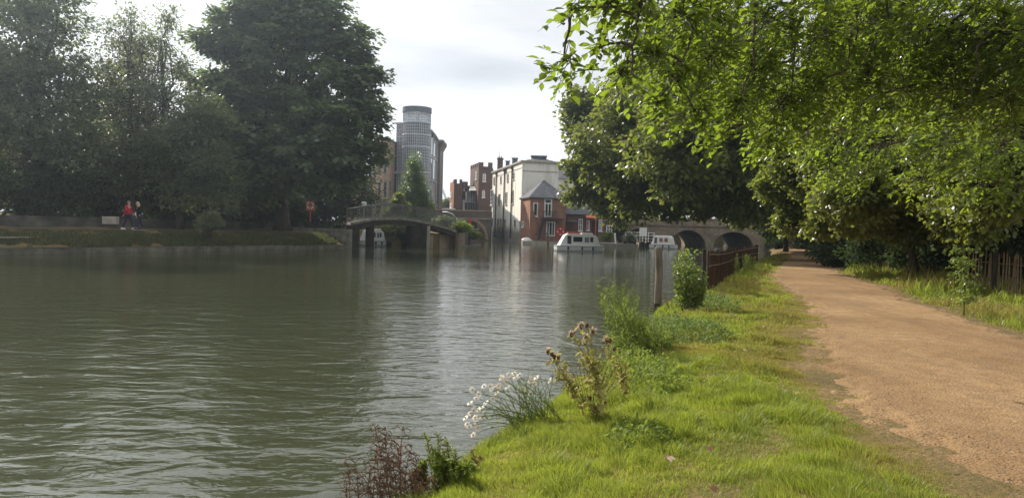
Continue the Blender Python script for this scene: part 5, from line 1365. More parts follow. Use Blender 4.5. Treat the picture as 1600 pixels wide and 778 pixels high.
for i in range(38):
    tp = at(random.uniform(800, 866), random.uniform(575, 640), b0.y + random.uniform(-.2, .3)); st = b0 + Vector((random.uniform(-.05, .32), random.uniform(-.12, .15), -.04)); st.z = float(near_h(st.x, st.y))
    ps = stem_pts(st, tp, (0, 0, .02), 7); m.tube(ps, [.003 - .0015 * j / 7 for j in range(8)], 4, caps=False)
    for j in range(1, 8):
        for k in range(2): P.append(ps[j]); D.append(RV(1) + Vector((0, 0, .6))); S.append(random.uniform(.02, .045))
m.build('stems', M['stem_green'], t); leafy(t, P, D, S, 'leaf_weed', 'narrow')
for hp, ps in heads:
    nrm = (Vector((random.uniform(-.7, .3), random.uniform(-.9, -.1), random.uniform(.1, 1)))).normalized(); x_ = nrm.orthogonal().normalized(); y_ = nrm.cross(x_)
    k = 13; Pq = []; Dq = []; Nq = []
    for i in range(k):
        a = 2 * PI * i / k + random.uniform(-.1, .1); d = x_ * math.cos(a) + y_ * math.sin(a) - nrm * random.uniform(.0, .35); Pq.append(hp + d * .004); Dq.append(d); Nq.append(nrm)
    fo = leafy(t, Pq, Dq, [random.uniform(.024, .032) for _ in range(k)], 'petal', 'quad', nm='flower', Nn=Nq)
    c_ = MB(); c_.ball(hp + nrm * .003, .0075, 8, 5); c_.build('flower_centre', M['floret'], fo)

# thistles gone to seed
def thistle(label, base_px, tips, hs=1.0, mat='leaf_straw', leafn=4, fork=.45):
    b0 = gnd(base_px[0], base_px[1], .3); b0.z = float(near_h(b0.x, b0.y))
    t = plant('thistle', label, 'thistle', b0, None); m = MB(); P, D, S = [], [], []; H_ = []
    pts_ = [(at(px, py, b0.y + random.uniform(-.15, .15)), kind) for px, py, kind in tips]
    mean = sum((p for p, _ in pts_), Vector()) / len(pts_)
    main = stem_pts(b0 - Vector((0, 0, .03)), b0.lerp(mean, .8), (random.uniform(-.03, .03), 0, .02), 10)
    m.tube(main, [.005 - .0022 * j / 10 for j in range(11)], 6, caps=False)
    def clothe(ps, lo, k, big):
        for j in range(lo, len(ps)):
            for _ in range(k):
                P.append(ps[j] + RV(.006)); D.append(RV(1) + Vector((0, 0, .15))); S.append(random.uniform(.03, .085) * hs * big)
    clothe(main, 2, leafn, 1.25)
    for tp, kind in pts_:
        st = main[random.randint(int(10 * fork), 9)]
        ps = stem_pts(st, tp, (random.uniform(-.03, .03), random.uniform(-.03, .03), -.03), 7); m.tube(ps, [.0034 - .0014 * j / 7 for j in range(8)], 5, caps=False)
        clothe(ps, 1, leafn // 2, 1.0); H_.append((tp, kind))
    m.build('stems', M['stem_straw'], t); leafy(t, P, D, S, mat, 'oval')
    for tp, kind in H_:
        if kind == 'b': continue
        c_ = MB(); c_.ball(tp, .017, 9, 6, (1, 1, 1.25)); ho = c_.build('seed_head', M['seed_dark'], t)
        if kind == 'f':
            k = 90; d = rand_dir(k) + np.array([0, 0, .4]); leafy(ho, [tp + Vector((0, 0, .008))] * k, d, rng.uniform(.025, .05, k), 'fluff', 'narrow', nm='fluff')
    return t
thistle('tall brown thistle with cream fluffy seed heads beside the water', (940, 668), [(908, 510, 'f'), (917, 508, 's'), (893, 523, 'f'), (896, 519, 's'), (916, 527, 'f'), (926, 518, 'f'), (947, 533, 'f'), (953, 532, 's'), (906, 560, 'b'), (925, 560, 'b'), (912, 575, 'b'), (930, 590, 'b'), (914, 535, 'f')])
thistle('leaning thistle with dark brown heads hanging over the water', (915, 650), [(856, 550, 'f'), (862, 553, 's'), (866, 557, 's'), (872, 559, 'f'), (880, 585, 'b'), (890, 600, 'b')])
thistle('low dark headed thistle in the grass at the foot of the tall one', (930, 665), [(922, 622, 's'), (946, 627, 's'), (935, 640, 'b')], .8)
thistle('small withered weed with brown heads in the grass beyond the nettles', (1130, 530), [(1128, 512, 's'), (1133, 514, 's'), (1126, 518, 'b')], .8)
thistle('dry thistle close beside the tall one', (975, 640), [(958, 560, 'b'), (968, 572, 's'), (984, 580, 'b'), (960, 545, 's'), (975, 556, 'b')], .9)

# dead dock stalks, curly and rusty
def dock(label, stems, mat='leaf_rust', smat='stem_rust', base_z=.1, Yd=4.9, curl=1.0, ln_=1.0, name='dock_plant', per=10, kind='narrow', nb=3, ls=1.0):
    b0 = at(stems[0][0], 790, Yd); b0.z = max(0.0, float(near_h(b0.x, b0.y))); t = plant(name, label, 'plant', b0, None); m = MB(); P, D, S = [], [], []
    for bx, tx_, ty in stems:
        st = at(bx, 800, Yd + random.uniform(-.15, .2)); st.z = float(near_h(st.x, st.y)) - .02; tp = at(tx_, ty, Yd + random.uniform(-.15, .25))
        ps = stem_pts(st, tp, (random.uniform(-.02, .02), 0, 0), 10); m.tube(ps, [.005 - .0032 * j / 10 for j in range(11)], 5, caps=False)
        for j in range(3, 11):
            for k in range(nb):
                a = random.uniform(0, 2 * PI); L_ = random.uniform(.035, .085) * ln_; d = Vector((math.cos(a), math.sin(a) * .6, random.uniform(.1, .9)))
                q1 = ps[j] + d * L_ * .6; q2 = q1 + Vector((d.x * .5, d.y * .4, -.35 * curl)) * L_; q3 = q2 + Vector((-d.x * .35, 0, -.45 * curl)) * L_ * .8
                m.tube([ps[j], q1, q2, q3], [.0028, .0032, .0028, .0014], 4, caps=False)
                for q in (q1, q2): P.append(q); D.append(RV(1)); S.append(random.uniform(.012, .03))
            for k in range(per): P.append(ps[j] + RV(.01)); D.append(RV(1) + Vector((0, 0, .2))); S.append(random.uniform(.012, .035) * ls)
    m.build('stems', M[smat], t); leafy(t, P, D, S, mat, kind); return t
dock('dead dock with curled rusty stalks at the bottom edge, farthest left', [(560, 545, 728), (570, 556, 722), (575, 580, 740), (562, 566, 745), (585, 596, 720), (550, 540, 745), (580, 588, 705)], per=4)
dock('tall dead dock with curly brown branches holding a tuft of white down', [(620, 585, 668), (625, 600, 680), (628, 620, 690), (632, 643, 698), (618, 607, 700), (640, 655, 735), (622, 612, 715), (600, 588, 690), (630, 628, 672), (645, 650, 712), (615, 603, 672)], per=4)
dock('tangle of low rusty stalks between the dead dock and the green weeds', [(590, 575, 755), (605, 600, 748), (650, 640, 740), (660, 668, 748), (640, 632, 752)], per=5)
dock('upright green and rusty seeding weed right of the dead dock', [(690, 664, 682), (695, 684, 680), (700, 698, 690), (705, 710, 708), (690, 676, 702), (698, 692, 705), (700, 704, 700), (688, 670, 715)], mat='leaf_weed', smat='stem_rust', Yd=5.2, ln_=.5, curl=-.3, per=16, nb=2, ls=1.5, name='sorrel_plant')
dock('leafy green weed with yellowing leaves at the bottom edge', [(672, 660, 725), (700, 705, 728), (715, 720, 732), (685, 685, 715), (735, 735, 728), (728, 745, 740), (660, 650, 740), (690, 695, 722), (710, 712, 725), (720, 728, 730)], mat='leaf_weed', smat='stem_green', Yd=5.0, ln_=.4, curl=-.2, per=34, kind='oval', ls=1.7, nb=1, name='nettle_plant')
dock('rusty red weed at the edge of the turf beside the yellowing leafy weed', [(745, 737, 705), (752, 752, 715), (740, 728, 720), (757, 762, 735)], smat='stem_rust', Yd=5.3, ln_=.4, curl=-.2, per=8, nb=2, name='sorrel_plant')
m = MB(); tp = at(623, 702, 4.9)
k = 90; fo = thing('seed_down', 'tuft of white seed down caught on the dead dock', 'seed down', tp)
leafy(fo, [tp] * k, rand_dir(k), rng.uniform(.012, .03, k), 'fluff', 'narrow', nm='down')

# low nettle / ground-ivy patch and dead stalks
def patch(name, label, cx_, cy_, rx_, ry_, n_, size, mat, hmax, kind='oval'):
    P = []; D = []; S = []
    while len(P) < n_:
        a = random.uniform(0, 2 * PI); r_ = math.sqrt(random.random()); x = cx_ + math.cos(a) * rx_ * r_; y = cy_ + math.sin(a) * ry_ * r_; z = float(near_h(x, y))
        if z < 0.02: z = .02
        hh = hmax * (1 - r_ * r_) * (.3 + .7 * random.random()) * (.5 + float(vnoise(x * 5, y * 5)))
        P.append(Vector((x, y, z + hh))); D.append(RV(1)); S.append(random.uniform(.6, 1.3) * size)
    P_ = np.array([tuple(p) for p in P]); V, F, r_ = leaves(P_, np.array([tuple(p) for p in D]), rand_dir(n_) * .5 + np.array([0, 0, 1]), np.array(S), kind)
    tag(link(name, np_mesh(name, V, F, r_), M[mat], base=(cx_, cy_, GZ)), label, 'ground cover', kind='stuff')
q = gnd(1045, 520, .3); patch('ground_nettles', 'pale green nettle patch on the bank below the bush', q.x, q.y, .95, 1.7, 5200, .05, 'leaf_nettle', .32)
q = gnd(990, 595, .25); patch('bank_weeds', 'mixed low weeds where the bank meets the water', q.x, q.y, .55, 1.6, 2600, .045, 'leaf_weed', .28)
q = gnd(1100, 475, .35); patch('bank_weeds', 'straggling weeds at the foot of the paling fence', q.x, q.y, .7, 2.2, 2200, .06, 'leaf_nettle', .3)
q = gnd(1000, 690, .35); patch('dark_tuft', 'darker green leafy tuft in the foreground turf', q.x, q.y, .3, .4, 700, .045, 'leaf_weed', .14)
for cx_, cy_, lab in ((1052, 482, 'brown dead stalks beside the mooring post'), (1118, 478, 'dry brown weed at the near end of the paling fence'), (925, 640, 'straw coloured dead grass at the water edge')):
    q = gnd(cx_, cy_, .25); q.z = float(near_h(q.x, q.y)); t = plant('dead_stalks', lab, 'plant', q, None); m = MB(); P, D, S = [], [], []
    for i in range(26):
        a = random.uniform(0, 2 * PI); tp = q + Vector((math.cos(a) * .22, math.sin(a) * .22, random.uniform(.18, .42))); ps = stem_pts(q + Vector((math.cos(a) * .08, math.sin(a) * .08, 0)), tp, (0, 0, .03), 6); m.tube(ps, .003, 4, caps=False)
        for j in range(3, 7):
            for k in range(4): P.append(ps[j] + RV(.015)); D.append(RV(1)); S.append(random.uniform(.015, .04))
    m.build('stems', M['stem_rust'], t); leafy(t, P, D, S, 'leaf_dry', 'narrow')
for px, py, h_, lab in ((1158, 428, .75, 'pair of tall weeds growing against the middle of the paling fence'), (1170, 424, .7, 'tall weed by the far half of the paling fence')):
    q = gnd(px, py, GZ); q.z = float(near_h(q.x, q.y)); t = plant('tall_weed', lab, 'plant', q, None); m = MB(); P, D, S = [], [], []
    for i in range(16):
        tp = q + Vector((random.uniform(-.35, .35), random.uniform(-.3, .3), h_ * random.uniform(.6, 1.1))); ps = stem_pts(Vector((tp.x * .6 + q.x * .4, q.y, q.z)), tp, (0, 0, 0), 7); m.tube(ps, .006, 4, caps=False)
        for j in range(1, 8):
            for k in range(8): P.append(ps[j] + RV(.03)); D.append(RV(1) + Vector((0, 0, .5))); S.append(random.uniform(.05, .1))
    m.build('stems', M['stem_green'], t); leafy(t, P, D, S, 'leaf_weed', 'narrow')
# verge flowers and fallen leaves
for px, py, lab in ((1435, 443, 'white umbel flower in the right verge, leftmost'), (1405, 434, 'white umbel flower beside the path edge grass'), (1449, 433, 'white umbel flower nearest the sycamore trunk')):
    q = gnd(px, py + 8, GZ); q.z = float(near_h(q.x, q.y)); tp = at(px, py, q.y); t = plant('umbel_flower', lab, 'flower', q, None)
    part('stem', M['stem_green'], t, lambda m: m.tube([q, tp], .004, 4)); k = 30
    leafy(t, [tp + Vector((random.uniform(-.07, .07), random.uniform(-.07, .07), random.uniform(-.01, .015))) for _ in range(k)], rand_dir(k), [.03] * k, 'petal', 'quad', nm='flower_head')
for i, (px, py, lab, mt) in enumerate(((1050, 716, 'reddish fallen leaf in the foreground turf', 'leaf_rust'), (1105, 705, 'dark brown fallen leaf right of the reddish one', 'leaf_rust'), (1112, 770, 'brown fallen leaf at the bottom of the turf', 'leaf_rust'), (1165, 551, 'small pale fallen leaf on the grass left of the path', 'fluff'), (1043, 717, 'pale curled leaf touching the reddish one', 'fluff'), (1478, 722, 'pale dry leaf on the path near the bottom', 'leaf_dry'), (1305, 605, 'straw coloured leaf at the path edge', 'leaf_dry'))):
    q = gnd(px, py, GZ + .05); q.z = float(near_h(q.x, q.y)) + (.08 if px < 1250 else .035)
    V, F, r_ = leaves(np.array([tuple(q)]), np.array([[random.uniform(-1, 1), .4, .1]]), np.array([[.2, -.3, 1]]), np.array([.055]), 'lobed'); me = np_mesh('fallen_leaf', V, F, r_)
    o_ = link('fallen_leaf', me, M[mt], base=q); tag(o_, lab, 'fallen leaf')
n_ = 520; y = 4 + 22 * rng.random(n_) ** 1.5; u = rng.random(n_); x = edge_x(y) + .3 + (path_r(y) + 1.2 - edge_x(y)) * u
k_ = (x < path_l(y) + .6) | (x > path_r(y) - .8) | (rng.random(n_) < .22); x, y = x[k_], y[k_]; n_ = len(x)
onp = (x > path_l(y)) & (x < path_r(y)); z = np.where(onp, PZ + .02, near_h(x, y) + rng.uniform(.02, .07, n_))
V, F, r_ = leaves(np.column_stack([x, y, z]), rand_dir(n_) * np.array([1, 1, .25]), rand_dir(n_) * .5 + np.array([0, 0, 1.0]), rng.uniform(.02, .05, n_), 'oval')
M['litter'] = mat_leaf('litter_leaf', (.10, .055, .03), (.30, .20, .09), (.30, .20, .08), .3, rough=.8, spec=.1, patch=9)
tag(link('leaf_litter', np_mesh('leaf_litter', V, F, r_), M['litter']), 'scattered small dry leaves on the turf and path edges', 'leaf litter', kind='stuff')
# lens glare as an added haze: one closed box of even, pale air round camera and scene
hm_, hn_, hl_2 = nt('veil_air')
pv = hn_.new('ShaderNodeVolumePrincipled'); pv.inputs['Color'].default_value = (.70, .84, 1, 1); pv.inputs['Density'].default_value = .0007; pv.inputs['Anisotropy'].default_value = .78
ho_ = hn_.new('ShaderNodeOutputMaterial'); hl_2.new(pv.outputs[0], ho_.inputs['Volume'])
m = MB(); m.box(-1560, 1560, -960, 1560, -3.0, 60.0); hz_o = m.build('veil', hm_); tag(hz_o, 'lens glare added as a thin haze over the river', kind='stuff')
scn.cycles.volume_bounces = 0
# loose stones and grit on the path
n_ = 9000; y = 3.6 + 24 * rng.random(n_) ** 1.6; u = rng.random(n_); x = path_l(y) + .1 + (path_r(y) - path_l(y) - .2) * u
keep = (rng.random(n_) < .35) | (np.minimum(u, 1 - u) < .16); x, y = x[keep], y[keep]; n_ = len(x); s_ = rng.uniform(.004, .012, n_)
T = np.array([(1, 0, 0), (0, 1, 0), (-1, 0, 0), (0, -1, 0), (0, 0, .8), (.7, .7, .1)]); a = rng.random(n_) * 6.28
ca, sa = np.cos(a), np.sin(a); Tx = T[None, :5, 0] * rng.uniform(.7, 1.4, (n_, 5)); Ty = T[None, :5, 1] * rng.uniform(.6, 1.2, (n_, 5))
V = np.stack([x[:, None] + s_[:, None] * (Tx * ca[:, None] - Ty * sa[:, None]), y[:, None] + s_[:, None] * (Tx * sa[:, None] + Ty * ca[:, None]), PZ + .012 + s_[:, None] * T[None, :5, 2] * 1.0 + np.zeros((n_, 5))], 2).reshape(-1, 3)
F = (np.array([[0, 1, 4], [1, 2, 4], [2, 3, 4], [3, 0, 4]])[None] + (np.arange(n_) * 5)[:, None, None]).reshape(-1, 3)
M['grit'] = mat_plain('grit', (.26, .19, .12), .9, .2, var=.6, scale=40)
tag(link('path_grit', np_mesh('path_grit', V, F), M['grit']), 'loose grit and small stones on the path', 'gravel', kind='stuff')

# ------------------------------------------------------------------ boats
def cabin_boat(label, px, py, yaw, L, scale_h, variant, group=None):
    """origin at waterline centre; bow towards local +x"""
    p = gnd(px, py, 0.0); t = thing('cabin_boat', label, 'boat', p, group)
    X = Matrix.Translation(p) @ Matrix.Rotation(yaw, 4, 'Z'); Bm = L * .36 / 2; H0 = .52 * scale_h
    def hull(m, zz, grow=1.0, inset=0):
        k = 14; ring_ = []
        for i in range(k + 1):
            f = i / k; x = -L / 2 + L * f; w_ = Bm * (1 if f < .62 else math.sqrt(max(0, 1 - ((f - .62) / .38) ** 2.2))) * grow * (.94 + .06 * min(1, f * 5))
            ring_.append((x * (1 - inset), w_))
        return [(x, -w_, zz) for x, w_ in ring_] + [(x, w_, zz) for x, w_ in ring_[::-1][1:]]
    def loft(m, rings):
        n_ = len(rings[0]); vs_ = [v for r in rings for v in r]; fs = []
        for a in range(len(rings) - 1):
            for i in range(n_): fs.append((a * n_ + i, a * n_ + (i + 1) % n_, (a + 1) * n_ + (i + 1) % n_, (a + 1) * n_ + i))
        fs.append(list(range(n_))[::-1]); fs.append([(len(rings) - 1) * n_ + i for i in range(n_)]); m.add(vs_, fs)
    m = MB(); m.M = X; loft(m, [hull(m, -.25, .82, .06), hull(m, 0, .93, .02), hull(m, H0 * .45, .97, .005), hull(m, H0, 1.0)]); hl = m.build('hull', M['white_boat'], t)
    m = MB(); m.M = X; loft(m, [hull(m, H0 * .84, 1.015, -.006), hull(m, H0 * .93, 1.015, -.006)]); m.build('rubbing_strake', M['navy'], hl)
    m = MB(); m.M = X; loft(m, [hull(m, .02, .955, .012), hull(m, .07, .96, .01)]); m.build('boot_stripe', M['navy'], hl)
    m = MB(); m.M = X; loft(m, [hull(m, H0 * .45, .985, 0), hull(m, H0 * .5, .99, 0)]); m.build('stripe', M['grey_metal'], hl)
    # cabin
    cw = Bm * .82; zc_ = H0; ht = 1.12 * scale_h; x0, x1 = -L * .44, L * .38
    prof = [(x0, zc_), (x0 + .11 * L, zc_ + ht * .86), (x0 + .17 * L, zc_ + ht), (x1 - .16 * L, zc_ + ht), (x1 - .06 * L, zc_ + ht * .8), (x1, zc_)]
    def fn(m):
        m.M = X; k = len(prof); vs_ = [(a, -cw if b < zc_ + .1 else -cw * .88, b) for a, b in prof] + [(a, cw if b < zc_ + .1 else cw * .88, b) for a, b in prof]
        m.add(vs_, [list(range(k)), list(range(k, 2 * k))[::-1]] + [(i, (i + 1) % k, k + (i + 1) % k, k + i) for i in range(k)])
    cb_ = part('cabin', M['white_boat'], t, fn, bevel=.04)
    def sidewin(nm, xa, xb, za, zb, mat='glass'):
        for s_ in (-1, 1):
            def fn(m):
                m.M = X
                y0 = lambda z: s_ * (cw - (cw * .12) * min(1, max(0, (z - zc_) / (ht * .86))) + .012)
                q = [(xa, y0(za), za), (xb, y0(za), za), (xb, y0(zb), zb), (xa, y0(zb), zb)]
                m.add(q + [(a, b - s_ * .03, c) for a, b, c in q], [(0, 1, 2, 3), (7, 6, 5, 4), (0, 1, 5, 4), (1, 2, 6, 5), (2, 3, 7, 6), (3, 0, 4, 7)])
            part(nm, M[mat], cb_, fn)
    if variant == 0:
        sidewin('door', x0 + .15 * L, x0 + .23 * L, zc_ + .15 * ht, zc_ + .82 * ht)
        sidewin('window', x0 + .27 * L, x0 + .45 * L, zc_ + .34 * ht, zc_ + .76 * ht); 
        sidewin('window', x0 + .50 * L, x0 + .59 * L, zc_ + .3 * ht, zc_ + .74 * ht, 'glass_pale'); sidewin('window', x0 + .61 * L, x0 + .67 * L, zc_ + .34 * ht, zc_ + .74 * ht)
        part('window', M['glass'], cb_, lambda m: (setattr(m, 'M', X), m.add([(x1 - .012 * L + .01, -cw * .7, zc_ + .25 * ht), (x1 - .012 * L + .01, cw * .7, zc_ + .25 * ht), (x1 - .055 * L + .01, cw * .62, zc_ + .72 * ht), (x1 - .055 * L + .01, -cw * .62, zc_ + .72 * ht)], [(0, 1, 2, 3)])))
        part('roof_cushion', M['orange'], cb_, lambda m: (setattr(m, 'M', X), m.box(x0 + .16 * L, x0 + .42 * L, -cw * .7, -cw * .1, zc_ + ht + .003, zc_ + ht + .13)), bevel=.04)
        part('roof_hatch', M['white_boat'], cb_, lambda m: (setattr(m, 'M', X), m.box(x0 + .44 * L, x1 - .15 * L, -cw * .75, cw * .75, zc_ + ht + .003, zc_ + ht + .09)), bevel=.03)
    else:
        sidewin('door', x0 + .12 * L, x0 + .22 * L, zc_ + .1 * ht, zc_ + .8 * ht)
        sidewin('window', x0 + .30 * L, x0 + .42 * L, zc_ + .3 * ht, zc_ + .75 * ht, 'glass_pale'); sidewin('window', x0 + .48 * L, x0 + .60 * L, zc_ + .3 * ht, zc_ + .75 * ht)
        for xx in (x0 + .36 * L, x0 + .54 * L):
            part('lifering', M['orange'], cb_, lambda m: (setattr(m, 'M', X), m.torus((xx, -cw * .95 - .06, zc_ + .5 * ht), .17, .04, (0, 1, 0), 16, 6)), smooth=True)
    for xx in (-.28, .0, .22):
        part('fender', M['navy'], t, lambda m: (setattr(m, 'M', X), m.tube([(L * xx, -Bm * 1.06, H0 * .95), (L * xx, -Bm * 1.08, H0 * .8), (L * xx, -Bm * 1.08, H0 * .3), (L * xx, -Bm * 1.06, H0 * .2)], [.015, .07, .07, .02], 8)), smooth=True)
    def fn(m):
        m.M = X
        for s_ in (-1, 1):
            ps = [(L * .3, s_ * Bm * .75, H0), (L * .3, s_ * Bm * .75, H0 + .3), (L * .44, s_ * Bm * .4, H0 + .3), (L * .44, s_ * Bm * .4, H0)]
            m.tube(ps, .015, 5)
    part('bow_rail', M['grey_metal'], t, fn)
    return t
cabin_boat('larger white cabin boat with an orange roof cushion, moored left of the jetty', 906, 392.6, R(8), 4.45, .93, 0)
cabin_boat('smaller white cabin boat at the right end of the jetty, below the stone bridge', 1037, 388.3, R(-22), 3.2, .9, 1)
cabin_boat('white cabin boat seen beneath the footbridge', 583, 384.0, R(38), 2.6, .85, 0)

# ------------------------------------------------------------------ quayside items
p0 = gnd(809, 381.5); p1 = gnd(866, 384.6)
m = MB(); m.prism([(.6, 95.5), (1.7, 89.6), (6.3, 88.2), (11.5, 86.3), (14.4, 86.5), (14.4, 87.4), (11.5, 87.6), (6.4, 89.4), (2.0, 90.6), (1.2, 96)], -1, .42)
o = m.build('quay_wall', M['concrete'], base=(4, 89, 0)); tag(o, 'low concrete quay edge in front of the cottage and boathouse', 'quay wall')
p = gnd(856.5, 386); t_ = at(855.5, 363, p.y)
m = MB(); m.tube([(p.x, p.y, -.8), (t_.x, p.y, t_.z)], .13, 10); o = m.build('mooring_post', M['wood_old'], base=(p.x, p.y, -.8)); tag(o, 'short timber mooring post at the quay in front of the cottage', 'post')
p = at(962.5, 388, 86.5); t_ = at(962, 365.5, 86.5)
m = MB(); m.tube([(p.x, 87.0, .38), (t_.x, 87.0, t_.z)], .09, 10); m.ball((t_.x, 87.0, t_.z), .09, 10, 6); o = m.build('white_post', M['white'], base=(p.x, 87.2, .7)); tag(o, 'white painted post on the quay between the boats', 'post')
# upturned skiff
p = at(824, 377, 89.9); t = thing('upturned_skiff', 'pale upturned dinghy lying on the quay against the cottage', 'dinghy', (p.x, 90.9, .7))
def fn(m):
    rs_ = []; k = 8
    for i in range(k + 1):
        f = i / k; x = p.x - .65 + 1.3 * f; r_ = .42 * math.sin(PI * min(.98, .15 + f * .75)); rs_.append([(x, 90.95 + r_ * math.cos(a) * .8,   .40 + .42 * r_ / .42 * math.sin(a)) for a in np.linspace(0, PI, 8)])
    m.add([v for r_ in rs_ for v in r_], [(i * 8 + j, i * 8 + j + 1, (i + 1) * 8 + j + 1, (i + 1) * 8 + j) for i in range(k) for j in range(7)] + [list(range(8)), [k * 8 + j for j in range(8)][::-1]])
part('hull', M['white_boat'], t, fn, smooth=True)
part('keel', M['wood_old'], t, lambda m: m.bar((p.x - .5, 90.95, .83), (p.x + .5, 90.95, .83), .05, .06))
# bicycle by the stair
p = at(845, 375, 90.2); t = thing('bicycle', 'dark blue bicycle leaning at the foot of the cottage stair', 'bicycle', (p.x, 90.4, .62))
for dx in (-.5, .5):
    w_ = part('wheel', M['dark_metal'], t, lambda m: m.torus((p.x + dx, 90.4, .62 + .34), .32, .022, (0, 1, 0), 20, 6))
    part('spokes', M['grey_metal'], w_, lambda m: [m.tube([(p.x + dx, 90.4, .96), (p.x + dx + .31 * math.cos(a), 90.4, .96 + .31 * math.sin(a))], .004, 3) for a in np.linspace(0, 2 * PI, 12, endpoint=False)])
part('frame', M['blue'], t, lambda m: [m.tube([(p.x + a, 90.4, .62 + b), (p.x + c, 90.4, .62 + d)], .02, 6) for a, b, c, d in ((-.5, .34, -.15, .85), (-.15, .85, -.05, .3), (-.05, .3, -.5, .34), (-.05, .3, .38, .8), (-.15, .8, .36, .85), (.36, .95, .5, .34))])
part('handlebar', M['dark_metal'], t, lambda m: m.tube([(p.x + .35, 90.15, .62 + .98), (p.x + .37, 90.4, .62 + .95), (p.x + .35, 90.65, .62 + .98)], .015, 6))
part('saddle', M['dark_metal'], t, lambda m: m.ball((p.x - .17, 90.4, .62 + .92), .1, 8, 5, (1.2, .6, .4)))
# jetty with white railings and white board
ja, jb = at(975, 385, 90.0), at(1019, 386, 91.0)
t = thing('jetty', 'wooden jetty with white railings leading to the smaller boat', 'jetty', (ja.x, 90, 0))
zj = .72
part('deck', M['wood_old'], t, lambda m: [m.box(ja.x + i * .24, ja.x + i * .24 + .22, 89.4, 91.0, zj - .08, zj) for i in range(int((jb.x - ja.x) / .24))])
for x in np.linspace(ja.x + .15, jb.x - .2, 4):
    part('pile', M['wood_dark'], t, lambda m: [m.tube([(x, yy, -.8), (x, yy, zj - .08)], .1, 8) for yy in (89.6, 90.8)])
def fn(m):
    for x in np.linspace(ja.x + .05, jb.x - .1, 6): m.tube([(x, 89.45, zj), (x, 89.45, zj + 1.05)], .035, 6)
    for z in (.35, .7, 1.05): m.tube([(ja.x, 89.45, zj + z), (jb.x - .05, 89.45, zj + z)], .033, 6)
part('railing', M['white'], t, fn)
a, b = at(999, 369, 89.2), at(1011, 356, 89.2)
t = thing('notice_board', 'blank white notice board on two posts above the jetty railing', 'sign', (a.x, 89.2, zj))
part('board', M['white'], t, lambda m: m.box(a.x, b.x, 89.18, 89.22, a.z, b.z)); part('post', M['white'], t, lambda m: m.box(a.x + .05, a.x + .12, 89.225, 89.3, .5, b.z)); part('post', M['white'], t, lambda m: m.box(b.x - .12, b.x - .05, 89.225, 89.3, .5, b.z))
for px, lab, h_ in ((968, 'dark ivy covered trunk standing on the quay behind the white post', 3.2), ):
    Yd = 88.6; a = at(px, 385, Yd); shrub('ivy_bush', lab, (a.x, Yd, .6), 1.3, h_, 70, 50, .3, .17, 'leaf_back', dep=1.0)
a = at(985, 384, 89); shrub('weed_clump', 'low tangled weeds between the ivy and the jetty', (a.x - .3, 88.2, .6), 2.0, 1.0, 40, 50, .2, .12, 'leaf_left2', dep=.8)
a = at(950, 380, 92); shrub('weed_clump', 'rounded green shrub on the quay behind the bow of the larger boat', (a.x, 91.5, .6), 2.2, 1.1, 50, 50, .25, .14, 'leaf_weed', dep=1)
# white drum / light box on left end of the footbridge
p = at(570, 328, 60.5)
t = thing('lamp_post', 'short post with a white drum shaped lamp at the left end of the footbridge', 'lamp', (p.x, 60.2, deck[1].z))
part('post', M['grey_metal'], t, lambda m: m.tube([(p.x, 60.2, deck[1].z - .1), (p.x, 60.2, at(570, 322, 60.2).z)], .05, 8))
part('lamp_head', M['white'], t, lambda m: m.tube([(p.x, 60.2, at(570, 322.2, 60.2).z), (p.x, 60.2, at(570, 316.6, 60.2).z), (p.x, 60.2, at(570, 315.8, 60.2).z)], [.17, .21, .12], 12))

